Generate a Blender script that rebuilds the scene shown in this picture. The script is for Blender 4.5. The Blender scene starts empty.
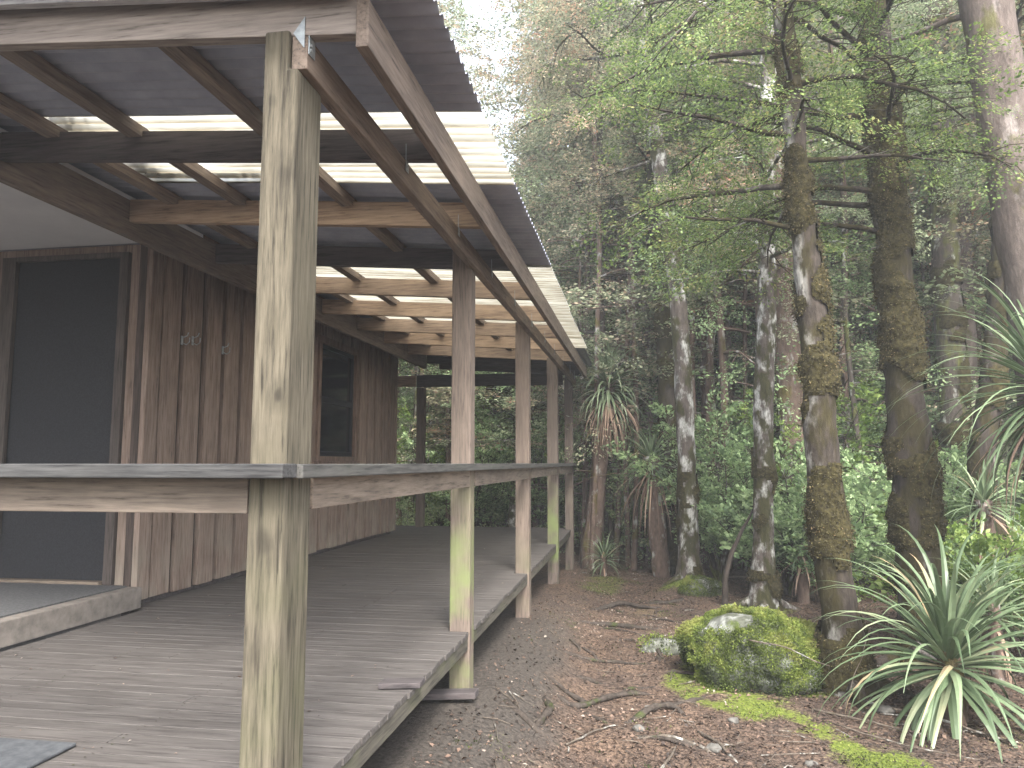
import bpy, bmesh, math, random
import numpy as np
from mathutils import Vector, Matrix, noise as mnoise

rng = np.random.default_rng(11)
random.seed(5)
scene = bpy.context.scene
COL = scene.collection
PI = math.pi

# ------------------------------------------------------------------ helpers
def link(o):
    COL.objects.link(o); return o

def tag(o, label=None, cat=None, group=None, kind=None):
    if label: o['label'] = label
    if cat: o['category'] = cat
    if group: o['group'] = group
    if kind: o['kind'] = kind
    return o

def empty(name, loc=(0, 0, 0), label=None, cat=None, group=None):
    o = bpy.data.objects.new(name, None)
    o.location = loc
    o.empty_display_size = 0.1
    link(o)
    return tag(o, label, cat, group)

def world_loc(o):
    v = Vector((0, 0, 0))
    while o is not None:
        v += o.location; o = o.parent
    return v

def attach(o, parent):
    """mesh data is in world coordinates: undo the parent's offset"""
    if parent is not None:
        o.parent = parent
        o.location = -world_loc(parent)
    return o

class MB:
    """collects polygons for ONE mesh object"""
    def __init__(self):
        self.v = []; self.f = []
    def add(self, vs, fs):
        b = len(self.v)
        self.v.extend([tuple(p) for p in vs])
        self.f.extend([tuple(i + b for i in f) for f in fs])
    def hexa(self, p):
        self.add(p, [(0, 3, 2, 1), (4, 5, 6, 7), (0, 1, 5, 4), (1, 2, 6, 5), (2, 3, 7, 6), (3, 0, 4, 7)])
    def box(self, x0, x1, y0, y1, z0, z1):
        self.hexa([(x0, y0, z0), (x1, y0, z0), (x1, y1, z0), (x0, y1, z0),
                   (x0, y0, z1), (x1, y0, z1), (x1, y1, z1), (x0, y1, z1)])
    def prism_y(self, poly, y0, y1, dx=0.0):
        n = len(poly)
        vs = [(x, y0, z) for x, z in poly] + [(x + dx, y1, z) for x, z in poly]
        fs = [tuple(range(n)), tuple(range(2 * n - 1, n - 1, -1))]
        for i in range(n):
            j = (i + 1) % n
            fs.append((i, i + n, j + n, j))
        self.add(vs, fs)
    def tube(self, pts, rad, n=8, bump=0.0, freq=3.0, cap=True, seed=0.0):
        pts = [Vector(p) for p in pts]
        b = len(self.v)
        up = Vector((0.13, 0.31, 0.94)).normalized()
        prevn = None
        for i, p in enumerate(pts):
            t = (pts[min(i + 1, len(pts) - 1)] - pts[max(i - 1, 0)])
            if t.length < 1e-6: t = Vector((0, 0, 1))
            t.normalize()
            if prevn is None:
                a = Vector((1, 0, 0)) if abs(t.x) < 0.8 else Vector((0, 1, 0))
                nrm = (a - t * a.dot(t)).normalized()
            else:
                nrm = (prevn - t * prevn.dot(t)).normalized()
            prevn = nrm
            bn = t.cross(nrm)
            for k in range(n):
                a = 2 * PI * k / n
                d = nrm * math.cos(a) + bn * math.sin(a)
                r = rad[i]
                if bump:
                    q = p + d * r
                    r *= 1 + bump * (mnoise.noise(q * freq + Vector((seed, 0, 0))) + 0.6 * mnoise.noise(q * freq * 2.7))
                self.v.append(tuple(p + d * r))
        for i in range(len(pts) - 1):
            for k in range(n):
                k2 = (k + 1) % n
                self.f.append((b + i * n + k, b + i * n + k2, b + (i + 1) * n + k2, b + (i + 1) * n + k))
        if cap:
            self.f.append(tuple(b + k for k in range(n - 1, -1, -1)))
            e = b + (len(pts) - 1) * n
            self.f.append(tuple(e + k for k in range(n)))
    def build(self, name, mat, parent=None, bevel=0.0, smooth=False):
        me = bpy.data.meshes.new(name)
        me.from_pydata(self.v, [], self.f)
        me.update()
        if smooth:
            me.polygons.foreach_set('use_smooth', [True] * len(me.polygons))
        o = bpy.data.objects.new(name, me)
        me.materials.append(mat)
        link(o)
        if bevel:
            m = o.modifiers.new('bevel', 'BEVEL'); m.width = bevel; m.segments = 2; m.limit_method = 'ANGLE'
            m.angle_limit = math.radians(40)
        return attach(o, parent)

def quads_object(name, V, mat, parent=None, rnd=None, smooth=False):
    """V: (n,4,3) array of separate quads -> one mesh with a per-face random attribute"""
    n = len(V)
    me = bpy.data.meshes.new(name)
    me.vertices.add(n * 4)
    me.vertices.foreach_set('co', np.ascontiguousarray(V, dtype=np.float32).ravel())
    me.loops.add(n * 4)
    me.loops.foreach_set('vertex_index', np.arange(n * 4, dtype=np.int32))
    me.polygons.add(n)
    me.polygons.foreach_set('loop_start', np.arange(0, n * 4, 4, dtype=np.int32))
    me.polygons.foreach_set('loop_total', np.full(n, 4, dtype=np.int32))
    me.update(calc_edges=True)
    a = me.attributes.new('rnd', 'FLOAT', 'FACE')
    if rnd is None: rnd = rng.random(n)
    a.data.foreach_set('value', rnd.astype(np.float32))
    me.materials.append(mat)
    o = bpy.data.objects.new(name, me)
    link(o)
    return attach(o, parent)

def catmull(pts, n):
    P = np.array(pts, float)
    P = np.vstack([2 * P[0] - P[1], P, 2 * P[-1] - P[-2]])
    out = []
    segs = len(P) - 3
    for u in np.linspace(0, segs - 1e-6, n):
        i = int(u); t = u - i
        a, b, c, d = P[i], P[i + 1], P[i + 2], P[i + 3]
        out.append(0.5 * ((2 * b) + (-a + c) * t + (2 * a - 5 * b + 4 * c - d) * t * t + (-a + 3 * b - 3 * c + d) * t ** 3))
    return np.array(out)

def unit(a):
    return a / np.maximum(np.linalg.norm(a, axis=-1, keepdims=True), 1e-9)

# ------------------------------------------------------------------ materials
def new_mat(name):
    m = bpy.data.materials.new(name); m.use_nodes = True
    nt = m.node_tree
    for n in list(nt.nodes): nt.nodes.remove(n)
    out = nt.nodes.new('ShaderNodeOutputMaterial')
    return m, nt, out

def N(nt, t, **kw):
    n = nt.nodes.new('ShaderNode' + t)
    for k, v in kw.items():
        if k.startswith('i_'):
            n.inputs[k[2:].replace('_', ' ')].default_value = v
        else:
            setattr(n, k, v)
    return n

def ramp(nt, stops):
    r = nt.nodes.new('ShaderNodeValToRGB')
    e = r.color_ramp.elements
    while len(e) < len(stops): e.new(0.5)
    for i, (p, c) in enumerate(stops):
        e[i].position = p
        e[i].color = (*c, 1) if len(c) == 3 else c
    return r

def mixc(nt, a, b, fac, mode='MIX'):
    m = nt.nodes.new('ShaderNodeMix'); m.data_type = 'RGBA'; m.blend_type = mode
    L = nt.links.new
    for s, v in ((m.inputs[6], a), (m.inputs[7], b)):
        if isinstance(v, (tuple, list)): s.default_value = (*v, 1)
        else: L(v, s)
    if isinstance(fac, (int, float)): m.inputs[0].default_value = fac
    else: L(fac, m.inputs[0])
    return m.outputs[2]

def coords(nt, scale, shift=True):
    L = nt.links.new
    tc = N(nt, 'TexCoord')
    mp = N(nt, 'Mapping'); mp.inputs['Scale'].default_value = scale
    if shift:
        oi = N(nt, 'ObjectInfo')
        add = N(nt, 'VectorMath', operation='ADD')
        mul = N(nt, 'Math', operation='MULTIPLY'); mul.inputs[1].default_value = 37.0
        L(oi.outputs['Random'], mul.inputs[0])
        L(tc.outputs['Object'], add.inputs[0]); L(mul.outputs[0], add.inputs[1])
        L(add.outputs[0], mp.inputs['Vector'])
    else:
        L(tc.outputs['Object'], mp.inputs['Vector'])
    return mp.outputs['Vector'], tc

def wood(name, dark, light, axis='Y', rough=0.85, knots=(), tone=((0.85, 0.85, 0.87), (1.1, 1.07, 1.04)), stain=(0.05, 0.045, 0.04), stain_amt=0.45, algae=None, algae_z=None, pale=None, bump=0.25):
    grey = lambda c: tuple(0.85 * q + 0.15 * (0.3 * c[0] + 0.6 * c[1] + 0.1 * c[2]) for q in c)
    dark, light = grey(dark), grey(light)
    m, nt, out = new_mat(name)
    L = nt.links.new
    s_f = {'X': (5.5, 85, 85), 'Y': (85, 5.5, 85), 'Z': (85, 85, 5.5)}[axis]
    s_m = {'X': (1.2, 17, 17), 'Y': (17, 1.2, 17), 'Z': (17, 17, 1.2)}[axis]
    v1, tc = coords(nt, s_f); v2, _ = coords(nt, s_m); v3, _ = coords(nt, (3.3, 3.3, 3.3))
    n1 = N(nt, 'TexNoise', i_Scale=1.0, i_Detail=6.0, i_Roughness=0.65); L(v1, n1.inputs['Vector'])
    n2 = N(nt, 'TexNoise', i_Scale=1.0, i_Detail=4.0, i_Distortion=0.6); L(v2, n2.inputs['Vector'])
    n3 = N(nt, 'TexNoise', i_Scale=1.0, i_Detail=5.0); L(v3, n3.inputs['Vector'])
    r1 = ramp(nt, [(0.4, dark), (0.6, light)])
    mixn = N(nt, 'Math', operation='ADD'); 
    h = N(nt, 'Math', operation='MULTIPLY'); h.inputs[1].default_value = 0.66; L(n1.outputs['Fac'], h.inputs[0])
    h2 = N(nt, 'Math', operation='MULTIPLY'); h2.inputs[1].default_value = 0.34; L(n2.outputs['Fac'], h2.inputs[0])
    L(h.outputs[0], mixn.inputs[0]); L(h2.outputs[0], mixn.inputs[1])
    L(mixn.outputs[0], r1.inputs['Fac'])
    col = r1.outputs['Color']
    rs = ramp(nt, [(0.5, (0, 0, 0)), (0.72, (1, 1, 1))]); L(n3.outputs['Fac'], rs.inputs['Fac'])
    sm = N(nt, 'Math', operation='MULTIPLY'); sm.inputs[1].default_value = stain_amt; L(rs.outputs['Color'], sm.inputs[0])
    col = mixc(nt, col, stain, sm.outputs[0])
    # fine dark cracks along the grain
    rc = ramp(nt, [(0.33, (1, 1, 1)), (0.41, (0, 0, 0))]); L(n1.outputs['Fac'], rc.inputs['Fac'])
    cm = N(nt, 'Math', operation='MULTIPLY'); cm.inputs[1].default_value = 0.6; L(rc.outputs['Color'], cm.inputs[0])
    col = mixc(nt, col, tuple(c * 0.35 for c in dark), cm.outputs[0])
    # per board tone
    oi = N(nt, 'ObjectInfo')
    rr = ramp(nt, [(0.0, tone[0]), (1.0, tone[1])]); L(oi.outputs['Random'], rr.inputs['Fac'])
    col = mixc(nt, col, rr.outputs['Color'], 1.0, 'MULTIPLY')
    if knots:
        for (kx, kz, kr, st) in knots:
            sc = N(nt, 'VectorMath', operation='MULTIPLY'); sc.inputs[1].default_value = (1.0, 0.6, 0.55); L(tc.outputs['Object'], sc.inputs[0])
            wob = N(nt, 'VectorMath', operation='SCALE'); wob.inputs['Scale'].default_value = 0.07; L(n3.outputs['Color'], wob.inputs[0])
            ad_ = N(nt, 'VectorMath', operation='ADD'); L(sc.outputs[0], ad_.inputs[0]); L(wob.outputs[0], ad_.inputs[1])
            di = N(nt, 'VectorMath', operation='DISTANCE'); di.inputs[1].default_value = (kx + 0.035, 2.06 * 0.6 + 0.035, kz * 0.55 + 0.035); L(ad_.outputs[0], di.inputs[0])
            mr = N(nt, 'MapRange'); mr.inputs[2].default_value = kr; L(di.outputs['Value'], mr.inputs[0])
            rk = ramp(nt, [(0.0, (1, 1, 1)), (0.22, (0.8, 0.8, 0.8)), (0.4, (0.35, 0.35, 0.35)), (0.7, (0.22, 0.22, 0.22)), (1.0, (0, 0, 0))]); L(mr.outputs[0], rk.inputs['Fac'])
            km = N(nt, 'Math', operation='MULTIPLY'); km.inputs[1].default_value = st; L(rk.outputs['Color'], km.inputs[0])
            col = mixc(nt, col, tuple(c * 0.3 for c in dark), km.outputs[0])
    if algae:
        sx = N(nt, 'SeparateXYZ'); L(tc.outputs['Object'], sx.inputs[0])
        mr = N(nt, 'MapRange'); mr.inputs[1].default_value = algae_z[0]; mr.inputs[2].default_value = algae_z[1]
        mr.inputs[3].default_value = 1.0; mr.inputs[4].default_value = 0.0
        L(sx.outputs['Z'], mr.inputs[0])
        ra = ramp(nt, [(0.4, (0, 0, 0)), (0.62, (1, 1, 1))]); L(n3.outputs['Fac'], ra.inputs['Fac'])
        mm = N(nt, 'Math', operation='MULTIPLY'); L(mr.outputs[0], mm.inputs[0]); L(ra.outputs['Color'], mm.inputs[1])
        ma = N(nt, 'Math', operation='MULTIPLY'); ma.inputs[1].default_value = algae[3]; L(mm.outputs[0], ma.inputs[0])
        col = mixc(nt, col, algae[:3], ma.outputs[0])
    b = N(nt, 'BsdfPrincipled'); b.inputs['Roughness'].default_value = rough
    b.inputs['Specular IOR Level'].default_value = 0.25
    L(col, b.inputs['Base Color'])
    bp = N(nt, 'Bump'); bp.inputs['Strength'].default_value = bump; bp.inputs['Distance'].default_value = 0.004
    L(mixn.outputs[0], bp.inputs['Height']); L(bp.outputs[0], b.inputs['Normal'])
    L(b.outputs[0], out.inputs[0])
    return m

def plain(name, c1, c2, scale=20.0, rough=0.7, metallic=0.0, spec=0.4, bump=0.1, dist=0.003):
    m, nt, out = new_mat(name); L = nt.links.new
    v, _ = coords(nt, (scale,) * 3)
    n = N(nt, 'TexNoise', i_Scale=1.0, i_Detail=6.0, i_Roughness=0.6); L(v, n.inputs['Vector'])
    r = ramp(nt, [(0.32, c1), (0.68, c2)]); L(n.outputs['Fac'], r.inputs['Fac'])
    b = N(nt, 'BsdfPrincipled'); b.inputs['Roughness'].default_value = rough
    b.inputs['Metallic'].default_value = metallic; b.inputs['Specular IOR Level'].default_value = spec
    L(r.outputs['Color'], b.inputs['Base Color'])
    if bump:
        bp = N(nt, 'Bump'); bp.inputs['Strength'].default_value = bump; bp.inputs['Distance'].default_value = dist
        L(n.outputs['Fac'], bp.inputs['Height']); L(bp.outputs[0], b.inputs['Normal'])
    L(b.outputs[0], out.inputs[0])
    return m

def leaf_mat(name, stops, trans=0.4, rough=0.5, clump=0.35, clump_scale=0.9):
    """per-leaf tone from the 'rnd' attribute, slow variation of species tone between clumps"""
    m, nt, out = new_mat(name); L = nt.links.new
    at = N(nt, 'Attribute'); at.attribute_name = 'rnd'
    r = ramp(nt, stops)
    v, _ = coords(nt, (clump_scale,) * 3)
    n = N(nt, 'TexNoise', i_Scale=1.0, i_Detail=2.0); L(v, n.inputs['Vector'])
    mp = N(nt, 'MapRange'); mp.inputs[1].default_value = 0.3; mp.inputs[2].default_value = 0.7
    mp.inputs[3].default_value = -clump; mp.inputs[4].default_value = clump
    L(n.outputs['Fac'], mp.inputs[0])
    ad = N(nt, 'Math', operation='ADD', use_clamp=True); L(at.outputs['Fac'], ad.inputs[0]); L(mp.outputs[0], ad.inputs[1])
    L(ad.outputs[0], r.inputs['Fac'])
    b = N(nt, 'BsdfPrincipled'); b.inputs['Roughness'].default_value = rough; b.inputs['Specular IOR Level'].default_value = 0.35
    L(r.outputs['Color'], b.inputs['Base Color'])
    if trans > 0:
        t = N(nt, 'BsdfTranslucent'); L(r.outputs['Color'], t.inputs['Color'])
        mx = N(nt, 'MixShader'); mx.inputs[0].default_value = trans
        L(b.outputs[0], mx.inputs[1]); L(t.outputs[0], mx.inputs[2]); L(mx.outputs[0], out.inputs[0])
    else:
        L(b.outputs[0], out.inputs[0])
    return m

def bark(name, dark, light, moss=(0.09, 0.085, 0.025), moss_amt=0.5, lichen=(0.55, 0.56, 0.52), lichen_amt=0.3, zs=0.5, patch=2.2, lichen_side=False):
    m, nt, out = new_mat(name); L = nt.links.new
    v1, _ = coords(nt, (26, 26, 26 * 0.3)); v2, _ = coords(nt, (patch * 2.6, patch * 2.6, patch * 1.4)); v3, _ = coords(nt, (patch * 2, patch * 2, patch * 1.1))
    n1 = N(nt, 'TexNoise', i_Scale=1.0, i_Detail=7.0, i_Roughness=0.7); L(v1, n1.inputs['Vector'])
    n2 = N(nt, 'TexNoise', i_Scale=1.0, i_Detail=6.0, i_Roughness=0.65); L(v2, n2.inputs['Vector'])
    mp3 = N(nt, 'VectorMath', operation='ADD'); mp3.inputs[1].default_value = (13.1, 4.2, 8.8); L(v3, mp3.inputs[0])
    n3 = N(nt, 'TexNoise', i_Scale=1.0, i_Detail=5.0, i_Roughness=0.6); L(mp3.outputs[0], n3.inputs['Vector'])
    r1 = ramp(nt, [(0.3, dark), (0.7, light)]); L(n1.outputs['Fac'], r1.inputs['Fac'])
    col = r1.outputs['Color']
    c = 0.62 - 0.22 * lichen_amt
    rl = ramp(nt, [(c - 0.03, (0, 0, 0)), (c + 0.09, (1, 1, 1))]); L(n2.outputs['Fac'], rl.inputs['Fac'])
    if lichen_amt > 0:
        lf = rl.outputs['Color']
        if lichen_side:
            geo = N(nt, 'NewGeometry'); sx = N(nt, 'SeparateXYZ'); L(geo.outputs['Normal'], sx.inputs[0])
            mr = N(nt, 'MapRange'); mr.inputs[1].default_value = -0.2; mr.inputs[2].default_value = -0.65; L(sx.outputs['X'], mr.inputs[0])
            mu = N(nt, 'Math', operation='MULTIPLY'); L(mr.outputs[0], mu.inputs[0]); L(rl.outputs['Color'], mu.inputs[1]); lf = mu.outputs[0]
        lc = ramp(nt, [(0.35, tuple(q * 0.4 for q in lichen)), (0.6, lichen)]); L(n1.outputs['Fac'], lc.inputs['Fac'])
        col = mixc(nt, col, lc.outputs['Color'], lf)
    c = 0.66 - 0.32 * moss_amt
    rm = ramp(nt, [(c, (0, 0, 0)), (c + 0.08, (1, 1, 1))]); L(n3.outputs['Fac'], rm.inputs['Fac'])
    rmc = ramp(nt, [(0.3, tuple(q * 0.5 for q in moss)), (0.7, tuple(q * 1.4 for q in moss))]); L(n1.outputs['Fac'], rmc.inputs['Fac'])
    if moss_amt > 0: col = mixc(nt, col, rmc.outputs['Color'], rm.outputs['Color'])
    b = N(nt, 'BsdfPrincipled'); b.inputs['Roughness'].default_value = 0.92; b.inputs['Specular IOR Level'].default_value = 0.15
    L(col, b.inputs['Base Color'])
    bp = N(nt, 'Bump'); bp.inputs['Strength'].default_value = 0.9; bp.inputs['Distance'].default_value = 0.02
    L(n1.outputs['Fac'], bp.inputs['Height']); L(bp.outputs[0], b.inputs['Normal'])
    L(b.outputs[0], out.inputs[0])
    return m

M = {}
M['post'] = wood('post_timber', (0.043, 0.037, 0.025), (0.122, 0.106, 0.072), 'Z', stain=(0.075, 0.067, 0.045), stain_amt=0.7, algae=(0.085, 0.09, 0.045, 0.7), algae_z=(-0.2, 1.0), bump=0.5, knots=((-1.035, 1.21, 0.045, 0.9), (-1.05, 1.86, 0.06, 0.6), (-1.075, 0.77, 0.075, 0.7), (-1.1, 0.45, 0.05, 0.4), (-1.09, 2.12, 0.04, 0.5)))
M['post2'] = wood('brown_post_timber', (0.1, 0.078, 0.062), (0.185, 0.143, 0.112), 'Z', stain=(0.11, 0.09, 0.07), stain_amt=0.4, algae=(0.145, 0.175, 0.07, 1.0), algae_z=(0.3, 1.0), bump=0.35)
M['post3'] = wood('far_post_timber', (0.095, 0.073, 0.06), (0.17, 0.131, 0.103), 'Z', stain=(0.09, 0.075, 0.06), stain_amt=0.5, algae=(0.12, 0.135, 0.065, 0.4), algae_z=(-0.3, 0.8), bump=0.35)
M['beam_x'] = wood('rafter_timber', (0.2, 0.14, 0.1), (0.36, 0.265, 0.185), 'X', stain=(0.11, 0.085, 0.065), stain_amt=0.35)
M['beam_y'] = wood('bearer_timber', (0.12, 0.093, 0.074), (0.22, 0.17, 0.132), 'Y', stain=(0.09, 0.075, 0.063), stain_amt=0.4)
M['lining_shade'] = wood('shaded_lining_timber', (0.035, 0.026, 0.022), (0.075, 0.055, 0.046), 'Z', stain_amt=0.3)  # backing painted dark for the shade between the wall boards
M['dark_shaded'] = wood('dark_shaded_timber', (0.05, 0.043, 0.045), (0.1, 0.085, 0.085), 'X', stain_amt=0.3)  # shade painted in for rafters, far bearer and wall gap; offcuts dark themselves
M['front_rafter'] = wood('front_rafter_timber', (0.16, 0.137, 0.122), (0.26, 0.226, 0.2), 'X', stain=(0.15, 0.13, 0.12), stain_amt=0.4)
M['barge'] = wood('bleached_timber', (0.27, 0.27, 0.28), (0.46, 0.46, 0.46), 'X', stain=(0.12, 0.12, 0.12), stain_amt=0.55)
M['cap'] = wood('rail_cap_timber', (0.025, 0.026, 0.027), (0.065, 0.066, 0.066), 'X', stain=(0.05, 0.05, 0.048), stain_amt=0.6)
M['cap_y'] = wood('rail_cap_timber_side', (0.035, 0.035, 0.034), (0.08, 0.08, 0.075), 'Y', stain=(0.05, 0.055, 0.045), stain_amt=0.6)
M['apron'] = wood('rail_board_timber', (0.11, 0.087, 0.066), (0.21, 0.168, 0.127), 'X', stain=(0.08, 0.066, 0.053), stain_amt=0.5)
M['apron_y'] = wood('rail_board_timber_side', (0.125, 0.1, 0.077), (0.225, 0.18, 0.14), 'Y', stain=(0.08, 0.066, 0.055), stain_amt=0.5)
M['wall'] = wood('wall_timber', (0.15, 0.104, 0.078), (0.265, 0.194, 0.15), 'Z', stain=(0.115, 0.084, 0.064), stain_amt=0.35, algae=(0.3, 0.28, 0.23, 0.5), algae_z=(0.0, 0.7), bump=0.3)
M['deck'] = wood('deck_timber', (0.056, 0.049, 0.045), (0.1, 0.09, 0.083), 'X', rough=0.75, stain=(0.055, 0.05, 0.046), stain_amt=0.35, bump=0.25, tone=((0.93, 0.93, 0.94), (1.05, 1.04, 1.03)))
M['edge'] = wood('deck_edge_timber', (0.05, 0.045, 0.035), (0.12, 0.108, 0.08), 'Y', stain=(0.1, 0.11, 0.05), stain_amt=0.6)
M['frame'] = wood('window_timber', (0.1, 0.066, 0.05), (0.2, 0.135, 0.105), 'Z', stain_amt=0.4)
M['door_frame'] = wood('door_frame_timber', (0.04, 0.033, 0.03), (0.085, 0.07, 0.062), 'Z', stain_amt=0.4)
M['zinc'] = plain('roof_zinc', (0.22, 0.235, 0.285), (0.31, 0.325, 0.38), 6, 0.55, 0.1, 0.4, 0.05)
M['galv'] = plain('galvanised', (0.2, 0.225, 0.235), (0.38, 0.41, 0.42), 40, 0.5, 0.5, 0.5, 0.05)
M['ceil'] = plain('ceiling_paint', (0.5, 0.51, 0.53), (0.58, 0.59, 0.6), 3, 0.8)
M['door'] = plain('door_mesh', (0.008, 0.0085, 0.0105), (0.02, 0.021, 0.025), 90, 0.65, 0, 0.3, 0.2)
M['concrete'] = plain('step_side', (0.12, 0.108, 0.096), (0.21, 0.185, 0.165), 14, 0.9, 0, 0.2, 0.3)
M['grate'] = plain('step_mat', (0.05, 0.052, 0.055), (0.11, 0.11, 0.112), 60, 0.8, 0, 0.3, 0.6)
M['mat'] = plain('mat_rubber', (0.04, 0.043, 0.048), (0.075, 0.08, 0.086), 30, 0.85, 0, 0.3, 0.3)
M['stone'] = plain('stone', (0.07, 0.067, 0.06), (0.15, 0.143, 0.13), 30, 0.9, 0, 0.2, 0.4, 0.01)
M['root'] = bark('root_bark', (0.022, 0.018, 0.0155), (0.082, 0.068, 0.057), moss=(0.045, 0.054, 0.02), moss_amt=0.35, lichen_amt=0.0)
M['stick'] = bark('stick_bark', (0.05, 0.04, 0.033), (0.15, 0.125, 0.1), moss_amt=0.1, lichen_amt=0.15)
# glass
def glass():
    m, nt, out = new_mat('window_glass'); L = nt.links.new
    b = N(nt, 'BsdfPrincipled'); b.inputs['Base Color'].default_value = (0.012, 0.013, 0.018, 1)
    b.inputs['Roughness'].default_value = 0.08; b.inputs['Specular IOR Level'].default_value = 0.5
    L(b.outputs[0], out.inputs[0]); return m
M['glass'] = glass()
# clear corrugated sheet: milky, weathered translucent plastic
def sheet():
    m, nt, out = new_mat('clear_sheet'); L = nt.links.new
    v, _ = coords(nt, (1.2, 9, 3))
    n = N(nt, 'TexNoise', i_Scale=1.0, i_Detail=5.0, i_Roughness=0.65); L(v, n.inputs['Vector'])
    r = ramp(nt, [(0.24, (0.24, 0.21, 0.15)), (0.42, (0.5, 0.47, 0.38)), (0.62, (0.68, 0.67, 0.61))])
    # rib shading painted in as darker valleys, along with some dirt
    tc = N(nt, 'TexCoord'); sx = N(nt, 'SeparateXYZ'); L(tc.outputs['Object'], sx.inputs[0])
    ph = N(nt, 'Math', operation='MULTIPLY'); ph.inputs[1].default_value = 2 * PI / 0.076; L(sx.outputs['Y'], ph.inputs[0])
    sn = N(nt, 'Math', operation='SINE'); L(ph.outputs[0], sn.inputs[0])
    dv = N(nt, 'MapRange'); dv.inputs[1].default_value = -1.0; dv.inputs[2].default_value = 0.1; dv.inputs[3].default_value = -0.26; dv.inputs[4].default_value = 0.06; L(sn.outputs[0], dv.inputs[0])
    sm = N(nt, 'Math', operation='ADD'); L(n.outputs['Fac'], sm.inputs[0]); L(dv.outputs[0], sm.inputs[1]); L(sm.outputs[0], r.inputs['Fac'])
    t = N(nt, 'BsdfTranslucent'); L(r.outputs['Color'], t.inputs['Color'])
    tr = N(nt, 'BsdfTransparent'); L(r.outputs['Color'], tr.inputs['Color'])
    d = N(nt, 'BsdfPrincipled'); d.inputs['Roughness'].default_value = 0.3; L(r.outputs['Color'], d.inputs['Base Color'])
    m1 = N(nt, 'MixShader'); m1.inputs[0].default_value = 0.05; L(t.outputs[0], m1.inputs[1]); L(tr.outputs[0], m1.inputs[2])
    m2 = N(nt, 'MixShader'); m2.inputs[0].default_value = 0.08; L(m1.outputs[0], m2.inputs[1]); L(d.outputs[0], m2.inputs[2])
    L(m2.outputs[0], out.inputs[0]); return m
M['sheet'] = sheet()
M['moss'] = leaf_mat('moss_green', [(0.0, (0.026, 0.036, 0.01)), (0.45, (0.075, 0.102, 0.022)), (0.8, (0.15, 0.2, 0.036)), (1.0, (0.21, 0.23, 0.06))], 0.25, 0.8, 0.4, 6.0)
M['moss_trunk'] = leaf_mat('moss_olive', [(0.0, (0.018, 0.015, 0.008)), (0.5, (0.055, 0.047, 0.021)), (0.85, (0.1, 0.088, 0.038)), (1.0, (0.13, 0.095, 0.046))], 0.25, 0.9, 0.4, 4.0)
M['moss_bed'] = plain('moss_bed', (0.01, 0.0085, 0.0045), (0.058, 0.05, 0.022), 34, 0.95, 0, 0.1, 0.8, 0.015)
M['litter'] = leaf_mat('dead_leaves', [(0.0, (0.024, 0.018, 0.015)), (0.4, (0.08, 0.054, 0.041)), (0.7, (0.155, 0.102, 0.076)), (0.92, (0.23, 0.165, 0.127)), (1.0, (0.3, 0.26, 0.22))], 0.1, 0.7, 0.35, 1.1)
M['leaf_near'] = leaf_mat('beech_leaf_bright', [(0.0, (0.05, 0.08, 0.03)), (0.5, (0.13, 0.19, 0.06)), (0.9, (0.23, 0.31, 0.09)), (1.0, (0.33, 0.32, 0.13))], 0.45, 0.45, 0.3, 1.6)
M['leaf_a'] = leaf_mat('forest_leaf_green', [(0.0, (0.1, 0.135, 0.075)), (0.5, (0.24, 0.3, 0.17)), (1.0, (0.4, 0.45, 0.28))], 0.42, 0.5, 0.35, 0.7)
M['leaf_b'] = leaf_mat('forest_leaf_olive', [(0.0, (0.1, 0.12, 0.07)), (0.5, (0.22, 0.25, 0.15)), (0.85, (0.35, 0.365, 0.24)), (1.0, (0.45, 0.36, 0.26))], 0.42, 0.6, 0.4, 0.6)
M['leaf_c'] = leaf_mat('lichen_leaf_pale', [(0.0, (0.13, 0.13, 0.08)), (0.4, (0.28, 0.265, 0.17)), (0.8, (0.42, 0.37, 0.25)), (1.0, (0.42, 0.25, 0.17))], 0.4, 0.7, 0.45, 0.8)
M['shrub'] = leaf_mat('shrub_leaf', [(0.0, (0.1, 0.16, 0.075)), (0.5, (0.25, 0.36, 0.165)), (1.0, (0.42, 0.53, 0.28))], 0.42, 0.5, 0.3, 1.4)
M['shrub_yellow'] = leaf_mat('shrub_leaf_yellow', [(0.0, (0.07, 0.12, 0.03)), (0.5, (0.17, 0.26, 0.06)), (1.0, (0.3, 0.38, 0.11))], 0.45, 0.5, 0.3, 1.4)
M['leaf_far'] = leaf_mat('far_leaf_light', [(0.0, (0.1, 0.14, 0.07)), (0.5, (0.22, 0.29, 0.14)), (1.0, (0.38, 0.42, 0.24))], 0.5, 0.5, 0.35, 0.5)
M['pandani'] = leaf_mat('strap_leaf', [(0.0, (0.06, 0.09, 0.045)), (0.5, (0.125, 0.175, 0.095)), (0.85, (0.2, 0.26, 0.15)), (0.94, (0.28, 0.31, 0.19)), (1.0, (0.36, 0.28, 0.17))], 0.2, 0.38, 0.1, 3.0)
M['pandani_pale'] = leaf_mat('strap_leaf_pale', [(0.0, (0.1, 0.14, 0.08)), (0.5, (0.2, 0.26, 0.15)), (0.85, (0.3, 0.36, 0.23)), (1.0, (0.42, 0.42, 0.3))], 0.25, 0.4, 0.1, 3.0)
M['pandani_dead'] = leaf_mat('dead_strap_leaf', [(0.0, (0.14, 0.09, 0.065)), (0.5, (0.3, 0.205, 0.15)), (1.0, (0.46, 0.34, 0.25))], 0.15, 0.7, 0.1, 3.0)
M['bark_mossy'] = bark('bark_mossy', (0.016, 0.0135, 0.0115), (0.06, 0.049, 0.041), moss=(0.034, 0.029, 0.014), moss_amt=0.7, lichen_amt=0.02, lichen=(0.3, 0.28, 0.25))
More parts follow.
